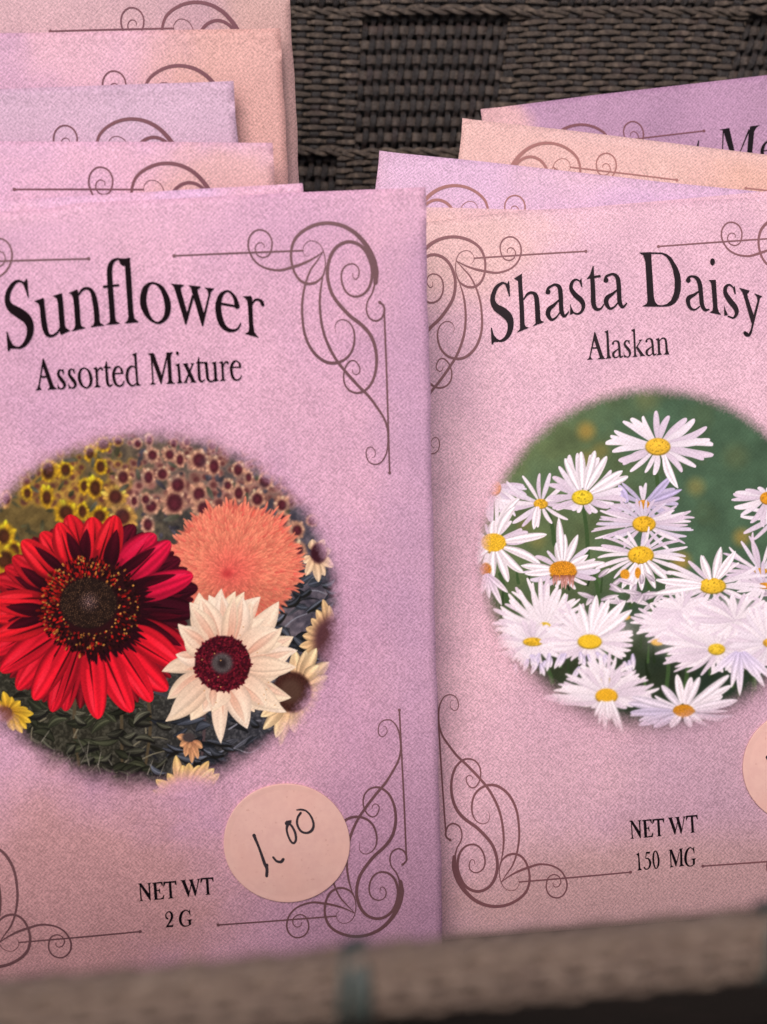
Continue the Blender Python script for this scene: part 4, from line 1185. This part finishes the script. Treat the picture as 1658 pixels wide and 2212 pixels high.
class Weave:
    """flattened tubes swept along polylines (positions + normals), with a uv along and around each strand"""
    def __init__(s):
        s.v, s.f, s.uv = [], [], []

    def tube(s, P, Nn, hw, ht, seed, sides=8):
        P, Nn = np.asarray(P, float), np.asarray(Nn, float)
        d = np.gradient(P, axis=0)
        d /= np.linalg.norm(d, axis=1)[:, None]
        B = np.cross(Nn, d)
        B /= np.linalg.norm(B, axis=1)[:, None]
        N2 = np.cross(d, B)
        ln = np.concatenate([[0], np.cumsum(np.linalg.norm(np.diff(P, axis=0), axis=1))]) * 1000
        hw = np.broadcast_to(hw, (len(P),))
        ht = np.broadcast_to(ht, (len(P),))
        a = np.arange(sides) / sides * 2 * np.pi
        o = len(s.v)
        for i in range(len(P)):
            for k in range(sides):
                s.v.append(P[i] + B[i] * hw[i] * math.cos(a[k]) + N2[i] * ht[i] * math.copysign(abs(math.sin(a[k])) ** .45, math.sin(a[k])))
        for i in range(len(P) - 1):
            for k in range(sides):
                k2 = (k + 1) % sides
                s.f.append((o + i * sides + k, o + i * sides + k2, o + (i + 1) * sides + k2, o + (i + 1) * sides + k))
                u0, u1 = ln[i] + seed * 7.3, ln[i + 1] + seed * 7.3
                v0, v1 = k / sides + seed * 3.1, (k + 1) / sides + seed * 3.1
                s.uv += [(u0, v0), (u0, v1), (u1, v1), (u1, v0)]

    def build(s, name, mat, parent):
        o = mesh_obj(name, s.v, s.f, mat, parent, smooth=True)
        uvl = o.data.uv_layers.new(name='UVMap')
        uvl.data.foreach_set('uv', np.array(s.uv, np.float32).ravel())
        return o


WO = Vector((0.0, 0.163345, 0.063148))      # wall frame: across, up the wall, out of the wall
WA, WB, WN = np.array([1.0, 0, 0]), np.array([0, 0.46947, 0.88295]), np.array([0, -0.88295, 0.46947])
U = 0.074                                    # mm on the wall per tracing unit


def wallp(px, py, z):
    a, b = (np.asarray(px) - 829.0) * U * MM, (1106.0 - np.asarray(py)) * U * MM
    b2 = np.asarray(z) * MM
    return np.array(WO)[None] + a[:, None] * WA + b[:, None] * WB + b2[:, None] * WN


basket = thing('woven_basket', 'dark brown basket of wide woven wicker bands holding the seed packets', 'basket')


def panel(quad, horiz, z0, seed, pitch=14.0, period=38.0, mat=WICK, cross=None):
    """one visible face of a wide band: quad corners TL, TR, BR, BL in wall tracing units"""
    TL, TR, BR, BL = [np.array(q, float) for q in quad]
    r = np.random.default_rng(seed)
    wv = Weave()
    if horiz:
        Lh = (np.linalg.norm(TR - TL) + np.linalg.norm(BR - BL)) / 2
        Wd = (np.linalg.norm(BL - TL) + np.linalg.norm(BR - TR)) / 2
        at = lambda l, c: (TL * (1 - l)[:, None] + TR * l[:, None]) * (1 - c)[:, None] + (BL * (1 - l)[:, None] + BR * l[:, None]) * c[:, None]
    else:
        Lh = (np.linalg.norm(BL - TL) + np.linalg.norm(BR - TR)) / 2
        Wd = (np.linalg.norm(TR - TL) + np.linalg.norm(BR - BL)) / 2
        at = lambda l, c: (TL * (1 - c)[:, None] + TR * c[:, None]) * (1 - l)[:, None] + (BL * (1 - c)[:, None] + BR * c[:, None]) * l[:, None]
    nrow, nper = max(3, int(round(Wd / pitch))), max(2, int(round(Lh / period)))

    def shape(l, c):
        return z0 + 1.15 * (1 - np.abs(2 * l - 1) ** 3) + 0.5 * (1 - np.abs(2 * c - 1) ** 4)
    # strands along the band
    for i in range(nrow):
        c0 = (i + .5) / nrow
        n = nper * 9 + 1
        l = np.linspace(-.03, 1.03, n)
        ph = i * math.pi
        jit = np.interp(l, np.linspace(-.03, 1.03, nper + 2), r.normal(0, .0035, nper + 2))
        sw = np.cos(l * nper * math.pi + ph)
        z = shape(l.clip(0, 1), np.full(n, c0)) + .38 * np.sign(sw) * np.abs(sw) ** .5 + .03 * r.normal()
        sag = .10 / nrow * sw
        q = at(l, c0 + jit + sag)
        P = wallp(q[:, 0], q[:, 1], z)
        wv.tube(P, np.repeat(WN[None], n, 0), .43 * MM * pitch / 14 * (.78 + .24 * (sw > 0) * np.abs(sw)), .13 * MM, r.random() * 50)
    wx = Weave()
    # strands across the band
    for k in range(nper + 1):
        l0 = k / nper
        n = nrow * 6 + 1
        c = np.linspace(-.01, 1.01, n)
        ph = k * math.pi
        sw = -np.cos(c * nrow * math.pi - math.pi / 2 + 0) * 0
        row = np.cos((c * nrow - .5) * math.pi + ph)
        z = shape(np.full(n, l0), c.clip(0, 1)) - .22 * row - .16
        q = at(np.full(n, l0 + r.normal(0, .0015)), c)
        wx.tube(wallp(q[:, 0], q[:, 1], z), np.repeat(WN[None], n, 0), .80 * MM, .17 * MM, r.random() * 50)
    # twisted selvedge cords on both long sides
    for c0 in (0.0, 1.0):
        n = nper * 16
        l = np.linspace(0, 1, n)
        for ph in (0, math.pi):
            w_ = l * nper * math.pi * 1.0 + ph + r.uniform(0, .4)
            q = at(l, c0 + (.34 * np.sin(w_) + (-.15 if c0 == 0 else .15)) / nrow)
            z = shape(l, np.full(n, c0)) + .30 + .34 * np.cos(w_) + .03 * np.sin(l * 40 + seed)
            wv.tube(wallp(q[:, 0], q[:, 1], z), np.repeat(WN[None], n, 0), .36 * MM, .25 * MM, r.random() * 50)
    o = wv.build('woven_band', mat, basket)
    wx.build('cross_strands', cross or WICK_SHADE, o)
    return o


# column edges of the wall (slanting: the basket narrows downwards), row edges
colx = [(-540, -500), (-70, -50), (282, 285), (764, 746), (1120, 1076), (1596, 1494), (1950, 1830), (2420, 2270)]


def cx_(i, y):
    t_ = (y - 35.0) / 300.0
    return colx[i][0] * (1 - t_) + colx[i][1] * t_


rows = [(-262, 33), (36, 332), (338, 640)]
sd_n = 100
for ri, (ya, yb) in enumerate(rows):
    for ci in range(7):
        wide = ci % 2 == 0
        h = wide == (ri % 2 == 1)
        over = 26 if h else -6
        x0a, x0b, x1a, x1b = cx_(ci, ya), cx_(ci, yb), cx_(ci + 1, ya), cx_(ci + 1, yb)
        if ri == 0 and ci == 3:
            x1a, x1b = x1a + 60, x1b + 66
        if ri == 0 and ci == 4:
            x0a, x0b, x1a, x1b = x0a + 64, x0b + 70, x1a - 45, x1b - 45
        if ri == 0 and ci == 5:
            x0a, x0b = x0a - 45, x0b - 45
        sd_n += 1
        panel([(x0a - over * .2, ya), (x1a + over * .2, ya), (x1b + over * .2, yb), (x0b - over * .2, yb)], h, 0.55 if h else -0.55, sd_n, 14.0 if h else 16.0, 38.0 if h else 34.0, WICK if h else WICK_SHADE, WICK_SHADE if h else WICK_MID)

# added dark sheet to block sky light through the bands; end walls, floor
def slab(name, pts, mat, thick):
    p = np.array(pts, float)
    nn = np.cross(p[1] - p[0], p[3] - p[0])
    nn /= np.linalg.norm(nn)
    V = np.vstack([p, p - nn * thick])
    return mesh_obj(name, V, [(0, 1, 2, 3), (7, 6, 5, 4), (0, 4, 5, 1), (1, 5, 6, 2), (2, 6, 7, 3), (3, 7, 4, 0)], mat, basket)


lx = np.array([-560, 2440, 2440, -560])
ly = np.array([1700, 1700, -290, -290])
slab('gap_backing', wallp(lx, ly, np.full(4, -1.4)), Nb.m, 0.003)
slab('basket_floor', [(-0.125, 0.094, 0.0215), (0.135, 0.094, 0.0215), (0.135, 0.168, 0.0215), (-0.125, 0.168, 0.0215)], WICK_SHADE, 0.004)
for s_ in (-1, 1):
    xb_, xt_ = (-0.127, -0.13) if s_ < 0 else (0.137, 0.14)
    q = [(xb_, 0.094, 0.0215), (xb_, 0.166, 0.0215), (xt_, 0.205, 0.15), (xt_, 0.037 if s_ < 0 else 0.062, 0.093)]
    slab('end_wall', q if s_ < 0 else q[::-1], WICK_SHADE, 0.003)

# front wall: rolled rim of strands wound over the top, sloping wall below it
RIM = catmull([(-0.127, 0.0335, 0.0910), (-0.08321, 0.03837, 0.09294), (-0.05575, 0.04119, 0.09428), (-0.039, 0.04266, 0.09442), (-0.02135, 0.04372, 0.09508), (-0.0111, 0.04431, 0.09555), (0.0007, 0.04511, 0.09639), (0.01021, 0.04615, 0.09637), (0.02217, 0.04736, 0.09665), (0.04634, 0.05023, 0.09678), (0.07959, 0.05351, 0.09767), (0.137, 0.0600, 0.0995)], 30)
RK = 0.86     # the rim strands are finer than the bands of the back wall
rl = np.concatenate([[0], np.cumsum(np.linalg.norm(np.diff(RIM, axis=0), axis=1))])
nR = 1300
RS = np.linspace(0, rl[-1], nR)
RC = np.column_stack([np.interp(RS, rl, RIM[:, k]) for k in range(3)])
wv = Weave()
rr_ = np.random.default_rng(5)
for k in range(11):
    ang = math.radians(-70 + k * 25)          # from below the outer face, over the top, to the inner face
    dirv = np.array([0, -math.cos(ang), math.sin(ang)])
    und = np.cos(RS / 0.00195 * math.pi + k * math.pi)
    rad = np.array([0.0, 1.45, 2.15])
    P = RC + dirv[None] * np.array([0, 1.0, 1.0]) * 0.00165 * RK + (und * 0.00028 * RK)[:, None] * dirv[None]
    P[:, 2] += dirv[2] * 0.0005 * RK
    wv.tube(P, np.repeat(dirv[None], nR, 0), 0.00046 * RK, 0.00026 * RK, k * 1.7)
for ph in (0, math.pi):        # twisted cord on the crest
    w_ = RS / 0.00195 * math.pi + ph
    P = RC + RK * np.column_stack([np.zeros(nR), 0.0004 * np.sin(w_) - 0.0004, 0.0024 + 0.0003 * np.cos(w_)])
    wv.tube(P, np.repeat(np.array([[0, -.5, .8]]), nR, 0), 0.00042 * RK, 0.0003 * RK, 40 + ph)
for i in range(int(rl[-1] / 0.00195)):      # strands wound round the rim
    s0 = (i + .5) * 0.00195
    cpt = np.array([np.interp(s0, rl, RIM[:, k]) for k in range(3)])
    a = np.radians(np.linspace(-80, 200, 40))
    und = np.cos((a - math.radians(-70)) / math.radians(25) * math.pi + i * math.pi)
    rad = 0.00168 + 0.00028 * -und
    P = cpt[None] + RK * np.column_stack([np.zeros(40), -np.cos(a) * rad, np.sin(a) * (rad + 0.0005)])
    wv.tube(P, np.column_stack([np.zeros(40), -np.cos(a), np.sin(a)]), 0.00042, 0.0002 * RK, i * 2.3)
RIMW = wicker_mat('rim_wicker', (108, 88, 77), (146, 123, 108), (172, 148, 130))
wv.build('woven_rim', RIMW, basket)
# core of the rim and the sloping front wall
V, Fc = [], []
prof = [(0.0, 0.00135), (-0.0010, 0.0009), (-0.00125, -0.0008), (0.0002, -0.0036), (0.0495, -0.0745), (0.0520, -0.0745), (0.0035, -0.0030), (0.00125, 0.0002), (0.0009, 0.0011)]
sub = RC[::10]
for p in sub:
    for dy, dz in prof:
        k_ = RK if abs(dz) < 0.005 else 1.0
        V.append((p[0], p[1] + dy * k_, p[2] + dz * k_))
m_ = len(prof)
for i in range(len(sub) - 1):
    for k in range(m_):
        k2 = (k + 1) % m_
        Fc.append((i * m_ + k, (i + 1) * m_ + k, (i + 1) * m_ + k2, i * m_ + k2))
mesh_obj('front_wall', V, Fc, WICK_SHADE, basket)
# dark green cord ties wrapped round the rim
Ng = NT('green_cord')
tc = Ng.n('ShaderNodeTexCoord').outputs['Object']
Ng.link(Ng.mix(Ng.noise(tc, 900, 3), (0.030, 0.040, 0.034, 1), (0.062, 0.068, 0.058, 1)), Ng.b.inputs['Base Color'])
Ng.b.inputs['Roughness'].default_value = 0.6
for xt in (-0.0023, 0.0216, -0.0262):
    wv = Weave()
    for j in range(4):
        cpt = np.array([np.interp(xt + j * 0.00046, RC[:, 0], RC[:, k]) for k in range(3)])
        a = np.radians(np.linspace(-90, 270, 48))
        P = cpt[None] + np.column_stack([0.0003 * np.sin(a * .5 + j), -np.cos(a) * 0.00195, 0.0002 + np.sin(a) * 0.0021])
        wv.tube(P, np.column_stack([np.zeros(48), -np.cos(a), np.sin(a)]), 0.00028, 0.00022, j)
    wv.build('cord_tie', Ng.m, basket)

# ------------------------------------------------------------------ seed packets
POSE = {
    'L1': ((-0.02598, 0.10403, 0.02602), (1.22510, -0.00835, 0.09809)),
    'L2': ((-0.03948, 0.10449, 0.02612), (1.22495, -0.02970, 0.10578)),
    'L3': ((-0.04867, 0.10912, 0.03279), (1.22500, 0.02531, 0.08596)),
    'L4': ((-0.04946, 0.11351, 0.03627), (1.22507, -0.01492, 0.10045)),
    'L5': ((-0.04522, 0.11918, 0.04197), (1.22511, -0.00342, 0.09631)),
    'L6': ((-0.04281, 0.12503, 0.04866), (1.22510, -0.00917, 0.09838)),
    'R1': ((0.03902, 0.11297, 0.02676), (1.08083, -0.05125, 0.05736)),
    'R2': ((0.02423, 0.11719, 0.02913), (1.07895, 0.09813, -0.02240)),
    'R3': ((0.03662, 0.12385, 0.03348), (1.07844, 0.10736, -0.02738)),
    'R4': ((0.06333, 0.13207, 0.03997), (1.07865, -0.10359, 0.08542)),
}
PINK, PURP, PEACH, MAUVE, LILAC = (230, 176, 198), (204, 154, 188), (228, 172, 164), (214, 162, 190), (222, 176, 208)
LOOK = {
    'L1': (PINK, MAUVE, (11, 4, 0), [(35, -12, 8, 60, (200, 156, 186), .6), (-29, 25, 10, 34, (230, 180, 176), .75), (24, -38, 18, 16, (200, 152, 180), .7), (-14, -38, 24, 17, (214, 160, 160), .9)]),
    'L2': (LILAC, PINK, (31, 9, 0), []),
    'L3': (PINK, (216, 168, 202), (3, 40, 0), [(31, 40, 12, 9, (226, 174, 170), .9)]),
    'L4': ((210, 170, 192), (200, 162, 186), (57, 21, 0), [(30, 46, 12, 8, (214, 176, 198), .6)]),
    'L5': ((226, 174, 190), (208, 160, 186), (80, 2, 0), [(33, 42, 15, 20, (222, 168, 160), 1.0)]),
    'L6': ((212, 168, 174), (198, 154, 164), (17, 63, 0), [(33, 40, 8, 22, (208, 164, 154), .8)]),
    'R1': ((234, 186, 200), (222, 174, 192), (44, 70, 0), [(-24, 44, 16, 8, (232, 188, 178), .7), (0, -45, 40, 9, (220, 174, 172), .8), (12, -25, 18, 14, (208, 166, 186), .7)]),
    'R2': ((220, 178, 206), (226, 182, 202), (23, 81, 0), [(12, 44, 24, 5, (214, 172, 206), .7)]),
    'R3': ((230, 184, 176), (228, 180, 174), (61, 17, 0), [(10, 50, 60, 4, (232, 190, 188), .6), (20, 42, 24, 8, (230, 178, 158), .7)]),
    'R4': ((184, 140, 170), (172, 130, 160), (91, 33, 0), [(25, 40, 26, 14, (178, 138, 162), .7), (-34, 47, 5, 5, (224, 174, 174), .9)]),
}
NAMES = {
    'L2': ('lilac seed packet directly behind the sunflower packet, only its top strip showing', None),
    'L3': ('pink seed packet with a peach corner and a ruled line beside its scroll', None),
    'L4': ('narrowest showing pale mauve packet, between two pink and peach packets', None),
    'L5': ('pink packet with a broad peach right end, second from the back of the left stack', None),
    'L6': ('dusty pink packet at the very back of the left stack, against the wicker', None),
    'R2': ('lilac seed packet tilted down rightwards, directly behind the daisy packet', None),
    'R3': ('peach seed packet between two purple packets of the right stack', None),
    'R4': ('purple seed packet with black lettering at the back of the right stack', None),
}
GROUP_L, GROUP_R = 'seed packets stacked on the left', 'seed packets stacked on the right'
INK_L = ink_mat('scroll_ink_left', (106, 72, 78), (118, 82, 86))
INK_R = ink_mat('scroll_ink_right', (124, 82, 88), (134, 88, 92))
INK_B = ink_mat('scroll_ink_back', (108, 62, 74), (120, 72, 80))
INK_O = ink_mat('scroll_ink_peach', (164, 112, 106), (158, 106, 102))
TEXT_L = ink_mat('text_ink_left', (20, 9, 14), (27, 13, 18), 0.6, 0.2, 0.04)
TEXT_R = ink_mat('text_ink_right', (34, 24, 29), (44, 32, 37), 0.55, 0.2, 0.08)
TEXT_K = ink_mat('text_ink_black', (20, 14, 19), (28, 20, 26), 0.5, 0.2, 0.05)
PEN = ink_mat('pen_ink', (56, 48, 54), (70, 60, 66), 0.5, 0.5)


def ornaments(root, mat, corners):
    for sx, sy in corners:
        print_part('corner_scroll', root, [(SCROLL, SCROLL_T)], mat, 0.05, (sx, sy), 0.0015)


def sticker(root, T, cx, cy, rx, ry, rot, glyph):
    N = NT('sticker_paper')
    tc_ = N.n('ShaderNodeTexCoord').outputs['Object']
    n1, n2, n3 = N.noise(tc_, 900, 4, .6), N.noise(tc_, 2400, 2), N.noise(tc_, 150, 2)
    c_ = N.mix(N.ramp(n1, .3, .7), rgba((234, 184, 174)), rgba((240, 192, 180)))
    c_ = N.mix(N.math('MULTIPLY', N.ramp(n2, .66, .76), .45), c_, rgba((206, 140, 128)))
    c_ = N.mix(N.math('MULTIPLY', N.ramp(n3, .4, .7), .3), c_, rgba((240, 182, 168)))
    N.link(c_, N.b.inputs['Base Color'])
    N.b.inputs['Roughness'].default_value = .75
    n = 96
    a = np.linspace(0, 2 * np.pi, n, endpoint=False)
    ca, sa = math.cos(rot), math.sin(rot)
    V = []
    rings = [(1.0, .03), (1.0, .22), (.996, .25), (.985, .26), (.9, .2), (.7, .17), (.4, .16), (.12, .16)]
    for k, z in rings:
        wob = 1 + .002 * np.sin(a * 5 + 1)
        x, y = rx * k * np.cos(a) * wob, ry * k * np.sin(a) * wob
        q = T(np.column_stack([cx + x * ca - y * sa, cy + x * sa + y * ca]))
        V += list(lift(q, z))
    F = [(r * n + i, r * n + n + i, r * n + n + (i + 1) % n, r * n + (i + 1) % n) for r in range(len(rings) - 1) for i in range(n)]
    F.append(tuple((len(rings) - 1) * n + i for i in range(n))[::-1])
    p = np.array(V)
    ff = []
    for f in F:
        q = p[list(f)]
        s_ = sum(q[i][0] * q[(i + 1) % len(q)][1] - q[(i + 1) % len(q)][0] * q[i][1] for i in range(len(q)))
        ff.append(f if s_ >= 0 else f[::-1])
    o = mesh_obj('price_sticker', V, ff, N.m, root)
    print_part('handwritten_price', o, [(glyph, T)], PEN, 0.2, None, 0.0015)
    return o


ALL4 = ((1, 1), (-1, 1), (1, -1), (-1, -1))
# --- sunflower packet, front of the left stack
loc, rot = POSE['L1']
r1 = thing('seed_packet', 'front left pink packet lettered Sunflower, with red, coral and cream flowers', 'seed packet', loc, rot, GROUP_L)
mid = Vector((0, BOT * MM, 0))


def at_bottom(root):
    """pose empties sit at the packet's bottom edge; prints are drawn about its centre"""
    return root


def shift_children(root):
    for ch in root.children:
        ch.location = (0, -BOT * MM, 0)


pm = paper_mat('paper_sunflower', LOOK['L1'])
smooth_front(paper_body(r1, pm, [(-36, 48.1), (-14.8, 48.0), (-10.5, 48.1), (-8.5, 48.3), (-6.3, 48.75), (6.5, 48.93), (20.5, 49.2), (36, 49.36)], taper=0.034))
ornaments(r1, INK_L, ALL4)
print_part('title_lettering', r1, [(SUNFLOWER_A, crop(HL, 0, 740, 420)), (SUNFLOWER_B, crop(HL, 380, 740, 420))], TEXT_L, 0.13, fat=3.2)
print_part('variety_lettering', r1, [(ASSORTED, crop(HL, 90, 1020, 340)), (MIXTURE, crop(HL, 420, 1010, 320))], TEXT_L, 0.13, fat=3.2)
print_part('weight_lettering', r1, [(NET_WT, crop(HL, 390, 2560, 260)), (TWO_G, crop(HL, 390, 2560, 260))], TEXT_K, fat=2.5)
build_picture(r1, paint_sunflowers(), crop(HL, 0, 1220, 1040), picture_mat('print_sunflower', LOOK['L1']),
              {0: 'flower_picture', 1: 'red_sunflower', 2: 'coral_sunflower', 3: 'cream_sunflower'})
ST = crop(HL, 600, 2280, 460)
sticker(r1, ST, 890, 730, 669, 631, 0.05, PRICE)
shift_children(r1)

# --- daisy packet, front of the right stack
loc, rot = POSE['R1']
r2 = thing('seed_packet', 'front right pink packet lettered Shasta Daisy, with a picture of white daisies', 'seed packet', loc, rot, GROUP_R)
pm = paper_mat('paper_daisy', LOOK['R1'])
smooth_front(paper_body(r2, pm, [(-36, 47.3), (-26.2, 47.76), (-18.6, 48.25), (-12.8, 48.55), (-7, 48.4), (1.5, 48.32), (10, 48.27), (20.5, 48.22), (36, 48.2)], seed=3))
fb = paper_body(r2, pm, [(-36, 50.4), (-26, 50.0), (-23, 49.74), (-12.8, 48.8), (-7.1, 48.36), (-1.3, 48.64), (7.3, 48.8), (20.5, 49.14), (36, 49.4)], 'back_flap', 0.15, 40.0, HALF_W, -0.95, 4)
ornaments(r2, INK_R, ALL4)
print_part('title_lettering', r2, [(SHASTA, crop(HR, 1430, 740, 440)), (DAISY, crop(HR, 1860, 720, 406))], TEXT_R, 0.13, fat=3.2)
print_part('variety_lettering', r2, [(ALASKAN, crop(HR, 1720, 960, 280))], TEXT_R, 0.13, fat=3.2)
print_part('weight_lettering', r2, [(NET_WT_R, crop(HR, 1840, 2380, 250)), (MG150, crop(HR, 1840, 2380, 250))], TEXT_K, fat=2.5)
dn = {0: 'flower_picture'}
dn.update({k: 'white_daisy' for k in range(1, 20)})
build_picture(r2, paint_daisies(), crop(HR, 1240, 1100, 1026), picture_mat('print_daisy', LOOK['R1']), dn)
S2 = sheet(HR, 1734 - 890 * .198, 1655 - 730 * .198, .198)
sticker(r2, S2, 890, 730, 669, 631, 0.0, moved(PRICE, lambda x, y: (890 + (x - 890) * 1.06 - 36, y - 30)))
shift_children(r2)

# --- packets behind
SIZE = {'L2': (48.8, 36.2), 'L3': (48.0, 35.9), 'L4': (49.6, 36.0), 'L5': (49.8, 36.1), 'L6': (48.9, 35.1), 'R2': (49.2, 34.6), 'R3': (47.6, 36.1), 'R4': (49.5, 36.6)}
for key in ('L2', 'L3', 'L4', 'L5', 'L6', 'R2', 'R3', 'R4'):
    loc, rot = POSE[key]
    rt_ = thing('seed_packet', NAMES[key][0], 'seed packet', loc, rot, GROUP_L if key[0] == 'L' else GROUP_R)
    tp_, hw_ = SIZE[key]
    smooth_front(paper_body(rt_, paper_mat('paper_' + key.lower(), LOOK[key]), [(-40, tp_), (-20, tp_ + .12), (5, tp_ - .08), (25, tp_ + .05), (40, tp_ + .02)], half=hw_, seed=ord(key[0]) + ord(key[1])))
    ornaments(rt_, INK_O if key in ('R2', 'R3') else INK_B, ((1, 1), (-1, 1)))
    if key == 'R4':
        print_part('title_lettering', rt_, [(ME_TEXT, crop(H4, 2000, 330, 266))], TEXT_K)
    shift_children(rt_)
